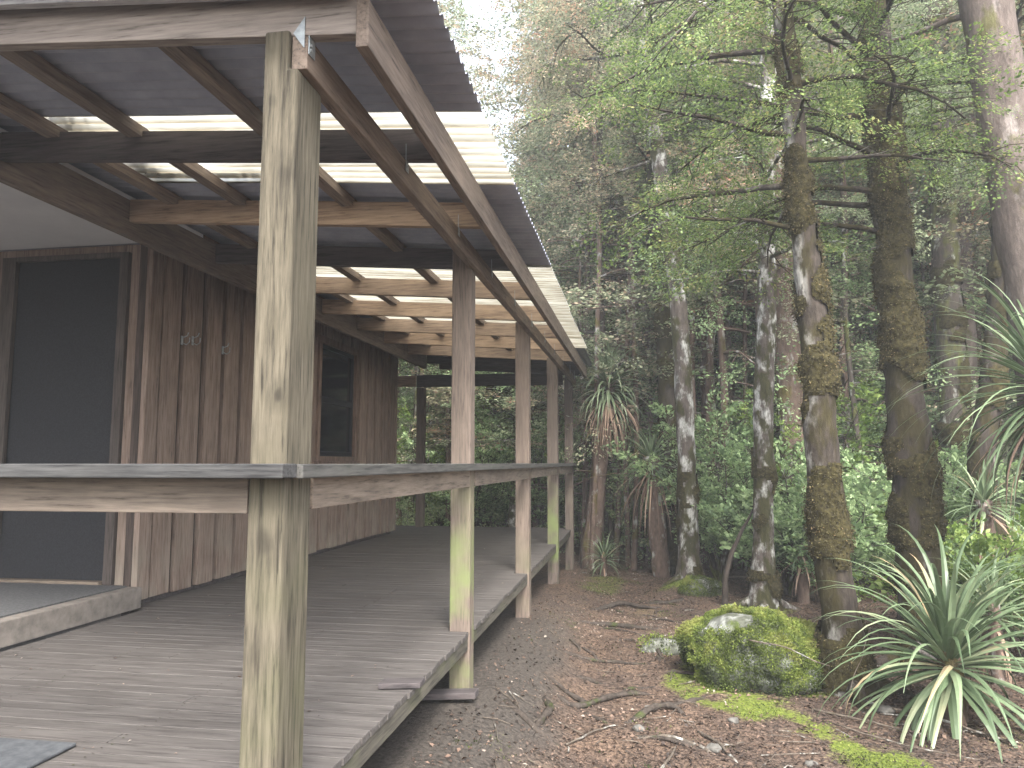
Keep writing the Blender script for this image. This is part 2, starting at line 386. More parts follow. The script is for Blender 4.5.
M['bark_half'] = bark('bark_half_lichen', (0.018, 0.015, 0.0125), (0.066, 0.054, 0.045), moss=(0.034, 0.029, 0.014), moss_amt=0.6, lichen_amt=0.55, lichen=(0.32, 0.31, 0.28), lichen_side=True)
M['bark_white'] = bark('bark_lichen', (0.036, 0.03, 0.026), (0.12, 0.1, 0.086), moss=(0.045, 0.043, 0.02), moss_amt=0.6, lichen_amt=0.52, lichen=(0.45, 0.45, 0.42), patch=2.8)
M['bark_dark'] = bark('bark_dark', (0.03, 0.026, 0.023), (0.1, 0.083, 0.07), moss=(0.08, 0.085, 0.03), moss_amt=0.45, lichen_amt=0.12)
M['bark_brown'] = bark('bark_brown', (0.065, 0.046, 0.037), (0.18, 0.13, 0.105), moss=(0.1, 0.085, 0.03), moss_amt=0.3, lichen_amt=0.15)
M['bark_pale'] = bark('bark_pale', (0.07, 0.057, 0.05), (0.165, 0.135, 0.12), moss=(0.09, 0.085, 0.04), moss_amt=0.2, lichen_amt=0.1, lichen=(0.3, 0.27, 0.25))

# ------------------------------------------------------------------ ground
def sstep(a, b, x):
    t = np.clip((x - a) / (b - a), 0, 1); return t * t * (3 - 2 * t)

def fbm(x, y, seed=0.0):
    s = 0
    for f, a in ((0.35, 1.0), (0.8, 0.5), (1.9, 0.3), (4.3, 0.16)):
        s = s + a * np.sin(x * f * 1.9 + 1.3 * np.sin(y * f * 1.7 + seed) + seed) * np.cos(y * f * 2.1 + 1.1 * np.sin(x * f * 1.5 - seed))
    return s

def ground_z(x, y):
    x = np.asarray(x, float); y = np.asarray(y, float)
    path = -0.6 + 0.0 * x
    hb = np.interp(y, [1.0, 3.0, 4.55, 7.0, 9.5, 11.5, 14.0], [-0.42, -0.37, -0.36, -0.41, -0.49, -0.6, -0.6])
    bank = sstep(-0.3, -0.95, x)                      # worn bank beside the deck
    under = sstep(-1.1, -2.0, x) * sstep(13.0, 11.5, y)
    z = path * (1 - bank) + hb * bank
    z = z - 0.22 * under
    z = z + 0.05 * np.maximum(x - 2.2, 0) * sstep(3.0, 6.0, y)
    z = z + 0.014 * fbm(x, y) + 0.012 * fbm(x * 4, y * 4, 2.0) * sstep(-1.2, -0.5, x)
    z = z + 0.16 * np.exp(-(((x - 0.6) / 0.32) ** 2 + ((y - 9.75) / 0.3) ** 2))     # mossy mound at the lichened trunk
    d = np.sqrt(x * x + (y - 8) ** 2)
    z = z + 0.06 * np.maximum(y - 17, 0) * sstep(17, 30, y) + 0.20 * np.maximum(y - 34, 0)
    return z

MOSS_STRIP = catmull([(0.42, 5.62), (0.82, 5.22), (1.18, 4.75), (1.42, 4.35), (1.6, 3.9)], 30)
def moss_mask(x, y):
    p = np.stack([x, y], -1)
    d = np.min(np.linalg.norm(p[..., None, :] - MOSS_STRIP, axis=-1), axis=-1)
    w = 0.33 + 0.1 * fbm(x * 3, y * 3, 4.0)
    m = np.clip(1.15 - d / np.maximum(w, 0.05), 0, 1)
    m = m * np.clip(0.72 + 0.55 * fbm(x * 5 + 1.0, y * 5, 8.0) + 0.3 * fbm(x * 13, y * 13, 2.0), 0, 1)
    for cx, cy, rx, ry, s in ((0.62, 9.7, 0.4, 0.36, 1.0), (0.35, 5.95, 0.24, 0.36, 0.9), (0.15, 7.3, 0.3, 0.3, 0.3), (-0.72, 4.75, 0.12, 0.3, 0.2), (-0.62, 7.1, 0.16, 0.35, 0.35),
                             (0.9, 6.1, 0.75, 0.45, 0.8), (-0.74, 3.95, 0.12, 0.3, 0.25), (-0.5, 10.2, 0.4, 0.8, 0.45), (0.1, 8.4, 0.3, 0.5, 0.3), (1.35, 8.9, 0.35, 0.3, 0.6), (2.2, 5.0, 0.5, 0.5, 0.3)):
        q = ((x - cx) / rx) ** 2 + ((y - cy) / ry) ** 2
        m = np.maximum(m, s * np.clip(1.25 - q + 0.5 * fbm(x * 5, y * 5, 1.0), 0, 1))
    return m

def make_ground():
    xs = np.concatenate([np.linspace(-140, -12, 14), np.linspace(-10, -4.2, 14), np.arange(-4.0, 4.5, 0.06), np.linspace(4.7, 12, 26), np.linspace(14, 140, 16)])
    ys = np.concatenate([np.linspace(-120, -4, 12), np.linspace(-2.5, 1.5, 9), np.arange(1.7, 12.6, 0.06), np.linspace(12.8, 24, 40), np.linspace(25, 60, 26), np.linspace(66, 200, 12)])
    X, Y = np.meshgrid(xs, ys, indexing='ij')
    Z = ground_z(X, Y)
    Z = np.where(Z > 14, 14 + (Z - 14) * 0.3, Z)
    nx, ny = X.shape
    V = np.stack([X, Y, Z], -1).reshape(-1, 3)
    idx = np.arange(nx * ny).reshape(nx, ny)
    F = np.stack([idx[:-1, :-1], idx[1:, :-1], idx[1:, 1:], idx[:-1, 1:]], -1).reshape(-1, 4)
    me = bpy.data.meshes.new('ground')
    me.from_pydata(V.tolist(), [], F.tolist()); me.update()
    me.polygons.foreach_set('use_smooth', [True] * len(me.polygons))
    a = me.attributes.new('moss', 'FLOAT', 'POINT'); a.data.foreach_set('value', moss_mask(X, Y).ravel().astype(np.float32))
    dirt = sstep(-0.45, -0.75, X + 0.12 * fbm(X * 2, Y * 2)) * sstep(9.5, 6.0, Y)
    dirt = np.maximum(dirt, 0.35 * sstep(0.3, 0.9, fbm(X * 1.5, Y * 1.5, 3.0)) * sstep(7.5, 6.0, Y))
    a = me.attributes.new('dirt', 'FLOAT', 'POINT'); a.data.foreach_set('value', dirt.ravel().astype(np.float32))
    m, nt, out = new_mat('forest_floor'); L = nt.links.new
    v, _ = coords(nt, (1, 1, 1), False)
    n1 = N(nt, 'TexNoise', i_Scale=42.0, i_Detail=6.0, i_Roughness=0.7); L(v, n1.inputs['Vector'])
    n2 = N(nt, 'TexNoise', i_Scale=3.0, i_Detail=5.0); L(v, n2.inputs['Vector'])
    n3 = N(nt, 'TexVoronoi', i_Scale=55.0); L(v, n3.inputs['Vector'])
    r1 = ramp(nt, [(0.38, (0.026, 0.02, 0.017)), (0.5, (0.1, 0.073, 0.057)), (0.66, (0.2, 0.147, 0.115))]); L(n1.outputs['Fac'], r1.inputs['Fac'])
    tone = ramp(nt, [(0.3, (0.7, 0.7, 0.72)), (0.7, (1.15, 1.08, 1.0))]); L(n2.outputs['Fac'], tone.inputs['Fac'])
    c = mixc(nt, r1.outputs['Color'], tone.outputs['Color'], 1.0, 'MULTIPLY')
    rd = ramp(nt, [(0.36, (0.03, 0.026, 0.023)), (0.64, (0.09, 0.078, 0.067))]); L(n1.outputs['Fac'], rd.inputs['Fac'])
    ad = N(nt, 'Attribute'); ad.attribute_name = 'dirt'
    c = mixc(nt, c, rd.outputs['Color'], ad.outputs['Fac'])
    am = N(nt, 'Attribute'); am.attribute_name = 'moss'
    rm = ramp(nt, [(0.3, (0.05, 0.065, 0.015)), (0.7, (0.17, 0.21, 0.04))]); L(n1.outputs['Fac'], rm.inputs['Fac'])
    mm = N(nt, 'Math', operation='ADD'); L(am.outputs['Fac'], mm.inputs[0])
    sb = N(nt, 'Math', operation='SUBTRACT'); sb.inputs[1].default_value = 0.5; L(n1.outputs['Fac'], sb.inputs[0]); L(sb.outputs[0], mm.inputs[1])
    rs = ramp(nt, [(0.32, (0, 0, 0)), (0.6, (1, 1, 1))]); L(mm.outputs[0], rs.inputs['Fac'])
    c = mixc(nt, c, rm.outputs['Color'], rs.outputs['Color'])
    b = N(nt, 'BsdfPrincipled'); b.inputs['Roughness'].default_value = 0.95; b.inputs['Specular IOR Level'].default_value = 0.15
    L(c, b.inputs['Base Color'])
    bp = N(nt, 'Bump'); bp.inputs['Strength'].default_value = 0.8; bp.inputs['Distance'].default_value = 0.02
    L(n1.outputs['Fac'], bp.inputs['Height']); L(bp.outputs[0], b.inputs['Normal'])
    L(b.outputs[0], out.inputs[0])
    me.materials.append(m)
    o = link(bpy.data.objects.new('ground', me))
    tag(o, 'brown forest floor of bare earth and dead leaves beside the deck', 'ground', kind='structure')
make_ground()

# ------------------------------------------------------------------ hut
DX = lambda y: 0.0076 * (y - 2.1)                     # the outer frame is not quite parallel to the wall
RB = lambda x: 2.326 + 0.068 * (-1.0 - x)             # underside of the rafters
RT = lambda x: RB(x) + 0.14
SH = lambda x: RT(x) + 0.036                          # roofing sheets
WX = -3.45
hut = empty('hut', (WX, 4.83, 0.0), 'brown timber hut with upright boards, a dark screen door and one small window', 'hut')

def board_wall_x():
    mb = MB()
    bk = MB()
    bk.box(WX - 0.10, WX - 0.042, 4.83, 7.76, 0.05, 2.60); bk.box(WX - 0.10, WX - 0.042, 8.86, 10.5, 0.05, 2.60); bk.box(WX - 0.10, WX - 0.042, 7.76, 8.86, 0.05, 1.03); bk.box(WX - 0.10, WX - 0.042, 7.76, 8.86, 2.37, 2.60)
    bk.build('wall_lining', M['lining_shade'], hut)
    y = 4.99
    mb.box(WX - 0.04, WX + 0.004, 4.83, 4.965, 0.045, 2.60)
    r = random.Random(3)
    while y < 10.42:
        w = 0.225 + r.uniform(-0.012, 0.012)
        y1 = min(y + w, 10.43)
        zb = 0.045 + r.uniform(-0.008, 0.008)
        for (a, b_, z0, z1) in [(y, y1, zb, 2.6)]:
            # leave the window opening clear
            if b_ > 7.74 and a < 8.88:
                if a < 7.74: mb.box(WX - 0.04, WX, a, 7.74, z0, z1)
                if b_ > 8.88: mb.box(WX - 0.04, WX, 8.88, b_, z0, z1)
                lo, hi = max(a, 7.74), min(b_, 8.88)
                mb.box(WX - 0.04, WX, lo, hi, z0, 1.03); mb.box(WX - 0.04, WX, lo, hi, 2.39, z1)
            else:
                mb.box(WX - 0.04, WX + r.uniform(-0.003, 0.003), a, b_, z0, z1)
        y = y1 + 0.062 + r.uniform(-0.008, 0.008)
    mb.box(WX - 0.04, WX + 0.012, 10.435, 10.51, 0.04, 2.60)
    return mb
board_wall_x().build('wall', M['wall'], hut, 0.003)
# the door wall faces the porch
mb = MB()
mb.box(-3.64, -3.56, 4.86, 4.93, 0.145, 2.6)
mb.box(-8.0, -4.65, 4.86, 4.95, 0.145, 2.6)
mb.box(-4.65, -3.64, 4.86, 4.95, 2.54, 2.6)
mb.box(-3.56, -3.472, 4.836, 4.93, 0.145, 2.6)
x = -4.78
while x > -6.2:
    mb.box(x - 0.2, x, 4.835, 4.858, 0.15, 2.6); x -= 0.25
mb.build('wall', M['wall'], hut, 0.003)
mb = MB(); mb.box(WX - 0.11, WX - 0.05, 4.84, 10.48, -0.15, 0.049); mb.build('gap_shade_strip', M['dark_shaded'], hut)  # dark strip added as the shade in the gap under the wall
mb = MB(); mb.box(-8.0, -3.6, 10.42, 10.5, 0.05, 2.6); mb.build('wall', M['wall'], hut)
mb = MB(); mb.box(-6.35, -6.25, 1.9, 4.83, 0.0, 2.6); mb.build('wall', M['wall'], hut)  # unseen porch side wall, added to keep the porch dark

# door: dark screen in a timber frame
door = MB(); door.box(-4.60, -3.70, 4.875, 4.90, 0.17, 2.53)
dr = door.build('door', M['door'], hut, 0.004)
df = MB()
df.box(-3.715, -3.645, 4.832, 4.872, 0.15, 2.54); df.box(-4.70, -4.585, 4.832, 4.872, 0.15, 2.54); df.box(-4.585, -3.715, 4.834, 4.872, 2.505, 2.542)
df.build('door_frame', M['door_frame'], dr, 0.003)
ds = MB(); ds.box(-4.60, -3.72, 4.80, 4.874, 0.146, 0.172); ds.build('sill', M['apron'], dr, 0.003)
dv = MB()
for k in range(5): dv.box(-4.29, -4.0, 4.862, 4.8745, 0.66 + 0.022 * k, 0.674 + 0.022 * k)
dv.build('vent', M['grate'], dr)

# window
win = empty('window', (WX, 8.3, 1.7)); attach(win, hut); win.location = Vector((0, 8.3 - 4.83, 1.7))
mb = MB()
mb.box(WX - 0.02, WX + 0.028, 7.72, 7.79, 1.02, 2.41); mb.box(WX - 0.02, WX + 0.028, 8.83, 8.90, 1.02, 2.41); mb.box(WX - 0.02, WX + 0.0285, 7.79, 8.83, 2.335, 2.411)
mb.build('frame', M['frame'], win, 0.003)
mb = MB(); mb.box(WX - 0.02, WX + 0.055, 7.69, 8.93, 0.985, 1.022); mb.box(WX - 0.02, WX + 0.02, 7.79, 8.83, 1.022, 1.075); mb.build('sill', M['frame'], win, 0.003)
mb = MB()
for z0, z1 in ((1.075, 1.13), (1.68, 1.745), (2.29, 2.335)): mb.box(WX - 0.045, WX - 0.012, 7.79, 8.83, z0, z1)
mb.box(WX - 0.045, WX - 0.0125, 7.79, 7.835, 1.13, 2.29); mb.box(WX - 0.045, WX - 0.0125, 8.785, 8.83, 1.13, 2.29)
mb.build('sash', M['door'], win, 0.003)
mb = MB(); mb.box(WX - 0.04, WX - 0.032, 7.83, 8.79, 1.12, 2.3); mb.build('pane', M['glass'], win)

# porch: ceiling, step
mb = MB(); mb.box(-8.0, -3.06, 1.95, 4.835, 2.602, 2.64)
mb.build('ceiling', M['ceil'], hut)
mb = MB(); mb.box(-3.5, -3.06, 4.84, 10.6, 2.604, 2.64); mb.build('soffit', M['frame'], hut)
mb = MB(); mb.box(-6.25, -3.40, 1.95, 4.828, 0.004, 0.146)
st = mb.build('step', M['concrete'], hut, 0.006)
mb = MB(); mb.box(-6.2, -3.49, 1.96, 4.79, 0.147, 0.156)
mb.build('mat', M['grate'], st)
# coat hooks on the boards
for y, z in ((5.22, 1.94), (5.36, 1.96), (5.80, 1.95)):
    mb = MB()
    mb.box(WX + 0.004, WX + 0.010, y - 0.012, y + 0.012, z - 0.035, z + 0.035)
    mb.tube([(WX + 0.012, y, z - 0.02), (WX + 0.045, y, z - 0.035), (WX + 0.07, y, z - 0.015), (WX + 0.072, y, z + 0.02)], [0.004] * 4, 8)
    mb.tube([(WX + 0.012, y, z + 0.02), (WX + 0.05, y, z + 0.035), (WX + 0.06, y, z + 0.06)], [0.004] * 3, 8)
    mb.build('hook', M['galv'], hut)

# the hut's own roof, one slope continuing up from the veranda
def corrugated(x0, x1, y0, y1, zoff=0.0, along='X', nseg=8, thick=True):
    """sheet with corrugations running along X (or Y)"""
    mb = MB(); a, lam = 0.0125, 0.076
    if along == 'X':
        ny = int((y1 - y0) / lam * nseg) + 1
        us = np.linspace(y0, y1, ny); ws = np.linspace(x0, x1, 7)
        g = [[(w, u, SH(w) + zoff + a * math.sin(2 * PI * u / lam) + 0.003 * math.sin(w * 3 + u * 1.7)) for w in ws] for u in us]
    else:
        nx = int((x1 - x0) / lam * nseg) + 1
        us = np.linspace(x0, x1, nx); ws = np.linspace(y0, y1, 6)
        g = [[(u, w, SH(u) + zoff + a * math.sin(2 * PI * u / lam)) for w in ws] for u in us]
    b = 0
    nw = len(ws)
    vs = [p for row in g for p in row]
    fs = []
    for i in range(len(us) - 1):
        for j in range(nw - 1):
            fs.append((i * nw + j, i * nw + j + 1, (i + 1) * nw + j + 1, (i + 1) * nw + j))
    mb.add(vs, fs)
    return mb
o = corrugated(-8.2, -2.74, 1.86, 11.4, 0.03).build('roof', M['zinc'], hut, smooth=True)

# ------------------------------------------------------------------ veranda
ver = empty('veranda', (-1.07, 2.1, 0.0), 'open timber veranda of posts and rafters under grey and clear corrugated roofing, along the hut', 'veranda')

def prism_post(y, x0=-1.13, x1=-1.0, d=0.12, zb=-0.7, mat='post2', notch=True):
    mb = MB()
    bl, top = -1.042 + DX(y), RB(-1.05) + 0.012
    if notch:
        poly = [(x0, zb), (x1, zb), (x1, 2.214), (bl, 2.214), (bl, top), (x0, top)]
    else:
        poly = [(x0, zb), (x1, zb), (x1, 2.214), (x0, 2.214)]
    mb.prism_y(poly, y, y + d)
    return mb.build('post', M[mat], ver, 0.009)
pa = prism_post(2.06, -1.125, -1.012, 0.185, mat='post')
pa['label'] = 'pale yellowish weathered post with knots'
pb = prism_post(4.50, -1.128, -1.002, 0.12); pb['label'] = 'brown post with bright green algae at its foot'
prism_post(6.98, -1.125, -0.995, 0.12, mat='post3')
prism_post(9.46, -1.118, -0.985, 0.12)
prism_post(11.5, -1.09, -0.965, 0.12, mat='post3')
def back_post(x, y): 
    mb = MB(); mb.box(x, x + 0.125, y, y + 0.12, -0.9, 2.2); mb.build('post', M['post3'], ver, 0.005)
back_post(-3.46, 11.55); back_post(-5.9, 11.55)

# bearer over the posts, from the front post to the corner post
mb = MB(); y0, y1 = 2.075, 11.62
mb.prism_y([(-1.04, 2.216), (-0.988, 2.216), (-0.988, RB(-0.99) - 0.001), (-1.04, RB(-1.04) - 0.001)], y0, y1, DX(y1) - DX(y0))
bearer = mb.build('bearer', M['beam_y'], ver, 0.004)
mb = MB(); mb.box(-3.45, -1.11, 11.5, 11.548, 2.205, 2.395); mb.build('bearer', M['dark_shaded'], ver, 0.004)  # shaded stretch of the far beam, its shade put into the colour
mb = MB(); mb.box(-6.1, -3.465, 11.5, 11.548, 2.215, 2.39); mb.build('bearer', M['beam_x'], ver, 0.004)
# ledger along the hut eave
mb = MB(); mb.prism_y([(-3.075, 2.375), (-3.03, 2.375), (-3.03, 2.6), (-3.075, 2.6)], 1.95, 10.6); mb.build('ledger', M['beam_y'], ver, 0.004)
# rafters
RY = [2.075, 3.05, 4.0, 4.95, 5.9, 6.85, 7.8, 8.7, 9.65, 10.6, 11.3]
for i, y in enumerate(RY):
    xr = -0.828 + DX(y); xl = -3.029
    w = 0.045
    mb = MB()
    mb.hexa([(xl, y, RB(xl)), (xr, y, RB(xr)), (xr, y + w, RB(xr)), (xl, y + w, RB(xl)),
             (xl, y, RT(xl)), (xr, y, RT(xr)), (xr, y + w, RT(xr)), (xl, y + w, RT(xl))])
    mb.build('rafter', M['front_rafter' if i == 0 else ('dark_shaded' if i in (1, 3, 9, 10) else 'beam_x')], ver, 0.003)  # dark ones have the shade under the opaque sheets painted in
# front rafter carries on over the porch
mb = MB(); xl, xr = -6.2, -3.08
mb.hexa([(xl, 2.075, RB(xl)), (xr, 2.075, RB(xr)), (xr, 2.12, RB(xr)), (xl, 2.12, RB(xl)), (xl, 2.075, 2.6), (xr, 2.075, 2.6), (xr, 2.12, 2.6), (xl, 2.12, 2.6)])
# purlins housed into the rafter tops
for px in (-1.63, -2.30, -2.74):
    mb = MB()
    mb.prism_y([(px - 0.035, RT(px) - 0.03), (px + 0.035, RT(px) - 0.03), (px + 0.035, RT(px + 0.035) + 0.024), (px - 0.035, RT(px - 0.035) + 0.024)], 2.13, 11.25)
    mb.build('purlin', M['beam_y'], ver)
# fascia on the rafter ends
mb = MB(); y0, y1 = 2.06, 11.2
mb.prism_y([(-0.826, 2.262), (-0.785, 2.262), (-0.785, 2.415), (-0.826, 2.415)], y0, y1, DX(y1) - DX(y0)); mb.build('fascia', M['beam_y'], ver, 0.003)
# bleached barge board on the front of the end rafter
mb = MB(); xl, xr = -6.2, -0.842
zo = 0.098
mb.hexa([(xl, 2.01, RB(xl) + zo), (xr, 2.01, RB(xr) + zo), (xr, 2.04, RB(xr) + zo), (xl, 2.04, RB(xl) + zo),
         (xl, 2.01, RB(xl) + zo + 0.16), (xr, 2.01, RB(xr) + zo + 0.16), (xr, 2.04, RB(xr) + zo + 0.16), (xl, 2.04, RB(xl) + zo + 0.16)])
mb.build('barge_board', M['barge'], ver, 0.003)
# roofing sheets
YS = [(1.80, 2.97, 'zinc'), (2.95, 3.79, 'sheet'), (3.77, 4.66, 'zinc'), (4.64, 5.52, 'zinc'), (5.50, 6.34, 'sheet'), (6.32, 7.16, 'sheet'), (7.14, 7.98, 'sheet'), (7.96, 8.80, 'sheet'), (8.78, 9.62, 'sheet')]
for k, (a, b, mt) in enumerate(YS):
    o = corrugated(-0.618 + random.uniform(-0.006, 0.006), -2.80, a, b, 0.0 if mt == 'sheet' else 0.004).build('roof_sheet', M[mt], ver, smooth=True)
    if mt == 'sheet': o['label'] = 'clear milky corrugated sheet'
    else: o['label'] = 'grey metal corrugated sheet'
o = corrugated(-2.90, -0.64, 9.58, 11.5, 0.008, 'Y').build('roof_sheet', M['zinc'], ver, smooth=True); o['label'] = 'grey metal corrugated sheet'
# rail: cap and boards between the posts
mb = MB(); mb.box(-6.0, -0.972, 1.965, 2.057, 0.957, 0.998); mb.build('rail_cap', M['cap'], ver, 0.004)
mb = MB(); mb.prism_y([(-1.0, 0.955), (-0.955, 0.955), (-0.955, 0.997), (-1.0, 0.997)], 2.059, 11.66, 0.035)
mb.build('rail_cap', M['cap_y'], ver, 0.004)
mb = MB(); mb.box(-6.0, -1.128, 2.064, 2.1, 0.852, 0.955); mb.build('rail_board', M['apron'], ver, 0.003)
PY = [(2.248, 4.498), (4.622, 6.978), (7.102, 9.458), (9.582, 11.498)]
XO = [-1.006, -0.998, -0.99, -0.975]
for (a, b), xo in zip(PY, XO):
    mb = MB(); mb.box(xo - 0.034, xo, a, b, 0.856, 0.954); mb.build('rail_board', M['apron_y'], ver, 0.003)
# galvanised rafter ties on the bearer
for i, y in enumerate(RY):
    xb = -0.986 + DX(y)
    z = RB(xb)
    mb = MB()
    t = 0.003
    pts = [(y - 0.004, z - 0.055), (y - 0.004, z + 0.075), (y - 0.075, z - 0.004)] if i else [(y - 0.002, z + 0.085), (y - 0.002, z - 0.06), (y - 0.01, z - 0.06)]
    if i == 0:
        # face plate on the front of the rafter and bearer end
        mb.hexa([(-1.035, y - 0.004, z + 0.008), (-1.0, y - 0.004, z - 0.04), (-0.997, y - 0.004, z - 0.04), (-0.997, y - 0.004, z + 0.06),
                 (-1.035, y - 0.001, z + 0.008), (-1.0, y - 0.001, z - 0.04), (-0.997, y - 0.001, z - 0.04), (-0.997, y - 0.001, z + 0.06)])
        mb.box(-0.986, -0.983, y + 0.002, y + 0.045, z - 0.06, z + 0.03)
    else:
        mb.hexa([(xb + 0.001, y - 0.004, z - 0.05), (xb + 0.001, y + 0.04, z - 0.05), (xb + 0.001, y + 0.02, z + 0.02), (xb + 0.001, y - 0.004, z + 0.07),
                 (xb + 0.004, y - 0.004, z - 0.05), (xb + 0.004, y + 0.04, z - 0.05), (xb + 0.004, y + 0.02, z + 0.02), (xb + 0.004, y - 0.004, z + 0.07)])
    for zz in (z - 0.03, z - 0.045):
        mb.tube([(xb, y + 0.012, zz), (xb + 0.009, y + 0.012, zz)], [0.005, 0.005], 6)
    mb.build('bracket', M['galv'], ver)

# ------------------------------------------------------------------ deck
deck = empty('deck', (-2.2, 7.0, 0.0), 'long weathered grey plank deck between the hut wall and the forest path', 'deck')
def decking():
    mb = MB(); r = random.Random(8)
    y = 1.62
    posts = [(2.06, 2.245, -1.125), (4.50, 4.62, -1.128), (6.98, 7.10, -1.125), (9.46, 9.58, -1.118), (11.5, 11.62, -1.09)]
    while y < 11.75:
        w = 0.088
        xe = -1.003 + r.uniform(-0.006, 0.005)
        for a, b, px in posts:
            if y + w > a - 0.004 and y < b + 0.004: xe = px - 0.004
        xl = -3.52 if y > 4.84 else -3.36
        if y > 10.6: xl = -6.0
        dz = r.uniform(-0.0012, 0.0012)
        segs = [(xl, xe)]
        if r.random() < 0.4:
            xm = r.choice([-1.9, -2.4, -2.9]); segs = [(xl, xm - 0.002), (xm + 0.002, xe)]
        for a, b in segs:
            t = r.uniform(-0.001, 0.001)
            mb.hexa([(a, y, -0.026), (b, y, -0.026), (b, y + w, -0.026), (a, y + w, -0.026), (a, y, dz + t), (b, y, dz - t), (b, y + w, dz - t), (a, y + w, dz + t)])
        y += w + r.uniform(0.003, 0.006)
    return mb
nl = MB(); yy = 1.66; rn_ = random.Random(2)
while yy < 11.6:
    for xx in (-1.87, -2.67, -3.27):
        for dy in (0.0, 0.035):
            a_, b_ = xx + rn_.uniform(-0.01, 0.01), yy + dy + rn_.uniform(-0.006, 0.006)
            nl.add([(a_ + 0.0045 * math.cos(q * PI / 3), b_ + 0.0045 * math.sin(q * PI / 3), 0.0035) for q in range(6)], [tuple(range(6))])
    yy += 0.0925
nl.build('nail_head', M['root'], deck)['kind'] = 'stuff'
decking().build('decking', M['deck'], deck, 0.002)
# rim boards between posts, sub-frame and stumps
for a, b in ((1.62, 2.056), (2.25, 4.496), (4.624, 6.976), (7.104, 9.456), (9.584, 11.496)):
    mb = MB(); mb.box(-1.055, -1.012, a, b, -0.105, -0.027); mb.build('rim_board', M['edge'], deck, 0.003)
mb = MB(); mb.box(-6.0, -1.1, 11.70, 11.745, -0.165, -0.027); mb.build('rim_board', M['beam_x'], deck, 0.003)
for xx in (-1.9, -2.7, -3.3):
    mb = MB(); mb.box(xx, xx + 0.05, 1.7, 11.69, -0.165, -0.0275); mb.build('joist', M['edge'], deck)
for yy in (2.3, 4.4, 4.75, 6.85, 9.3):
    mb = MB(); mb.box(-3.3, -1.22, yy, yy + 0.045, -0.28, -0.167); mb.build('joist', M['edge'], deck)
for yy in (3.3, 5.8, 8.2, 10.6):
    for xx in (-1.95, -2.75):
        mb = MB(); mb.box(xx, xx + 0.12, yy, yy + 0.12, -1.0, -0.168); mb.build('stump', M['post3'], deck)

# loose things on and under the deck
mb = MB(); mb.hexa([(-1.15, 3.30, 0.004), (-0.965, 3.335, 0.006), (-0.968, 3.425, 0.006), (-1.153, 3.39, 0.004), (-1.15, 3.30, 0.026), (-0.965, 3.335, 0.03), (-0.968, 3.425, 0.03), (-1.153, 3.39, 0.026)])
tag(mb.build('timber_offcut', M['dark_shaded'], None, 0.003), 'short dark timber offcut lying across the deck edge', 'offcut')
mb = MB(); mb.hexa([(-1.5, 4.28, -0.36), (-0.93, 4.33, -0.335), (-0.93, 4.43, -0.335), (-1.5, 4.38, -0.36), (-1.5, 4.28, -0.325), (-0.93, 4.33, -0.3), (-0.93, 4.43, -0.3), (-1.5, 4.38, -0.325)])
tag(mb.build('loose_plank', M['dark_shaded'], None, 0.003), 'weathered plank on the bank under the deck, by the foot of the green stained post', 'plank')
mb = MB(); mb.box(-2.9, -1.975, 1.75, 2.485, 0.004, 0.016)
tag(mb.build('doormat', M['mat'], None, 0.004), 'flat blue grey rubber mat lying on the deck planks', 'mat')

# ------------------------------------------------------------------ foliage tools
def leaf_quads(P, D, S, l, w, fold=0.12):
    """P base, D direction, S side (unit), l length, w width -> (n,4,3)"""
    Nn = np.cross(D, S)
    l = l[:, None]; w = w[:, None]
    a = P
    m = P + D * l * 0.5
    b = m + S * w * 0.5 + Nn * w * fold
    c = P + D * l
    d = m - S * w * 0.5 + Nn * w * fold
    return np.stack([a, b, c, d], 1)

def spray_template(r, n=40, L=0.32, leaf=0.03, flat=0.35, width=0.6):
    """flat fan of small leaves on a forked twig, growing along +x, its face up +z"""
    t = r.random(n) ** 0.8
    side = r.choice([-1, 1], n)
    off = r.random(n) * 0.42 * L * (1 - 0.65 * t)
    P = np.stack([t * L * 0.85 + off * 0.5, side * off, r.normal(0, 0.02 * L / 0.3, n) - 0.12 * L * t * t], 1)
    ang = side * (0.35 + 0.75 * r.random(n))
    D = np.stack([np.cos(ang), np.sin(ang), r.normal(-0.12, 0.25, n)], 1); D = unit(D)
    up = unit(np.stack([r.normal(0, flat, n), r.normal(0, flat, n), np.ones(n)], 1))
    S = unit(np.cross(up, D))
    l = leaf * (0.7 + 0.6 * r.random(n))
    return leaf_quads(P, D, S, l, l * width)

def place(templates, P, D, sc, r, roll=0.35):
    P = np.asarray(P); D = unit(np.asarray(D))
    K = len(P); out = []
    up = unit(np.stack([r.normal(0, roll, K), r.normal(0, roll, K), np.ones(K)], 1))
    Y = unit(np.cross(up, D)); Z = np.cross(D, Y)
    R = np.stack([D, Y, Z], 2)                      # columns
    pick = r.integers(0, len(templates), K)
    for t in range(len(templates)):
        k = np.where(pick == t)[0]
        if len(k) == 0: continue
        q = np.einsum('kij,nvj->knvi', R[k], templates[t]) * np.asarray(sc)[k][:, None, None, None] + P[k][:, None, None, :]
        out.append(q.reshape(-1, 4, 3))
    return np.concatenate(out, 0)

def limb(r, p0, az, L, el=0.25, droop=0.35, n=7, wig=0.12):
    pts = [np.array(p0, float)]
    d = np.array([math.cos(az) * math.cos(el), math.sin(az) * math.cos(el), math.sin(el)])
    st = L / (n - 1)
    for i in range(n - 1):
        pts.append(pts[-1] + d * st)
        d = d + r.normal(0, wig, 3) + np.array([0, 0, -droop / (n - 1)])
        d /= np.linalg.norm(d)
    return np.array(pts)

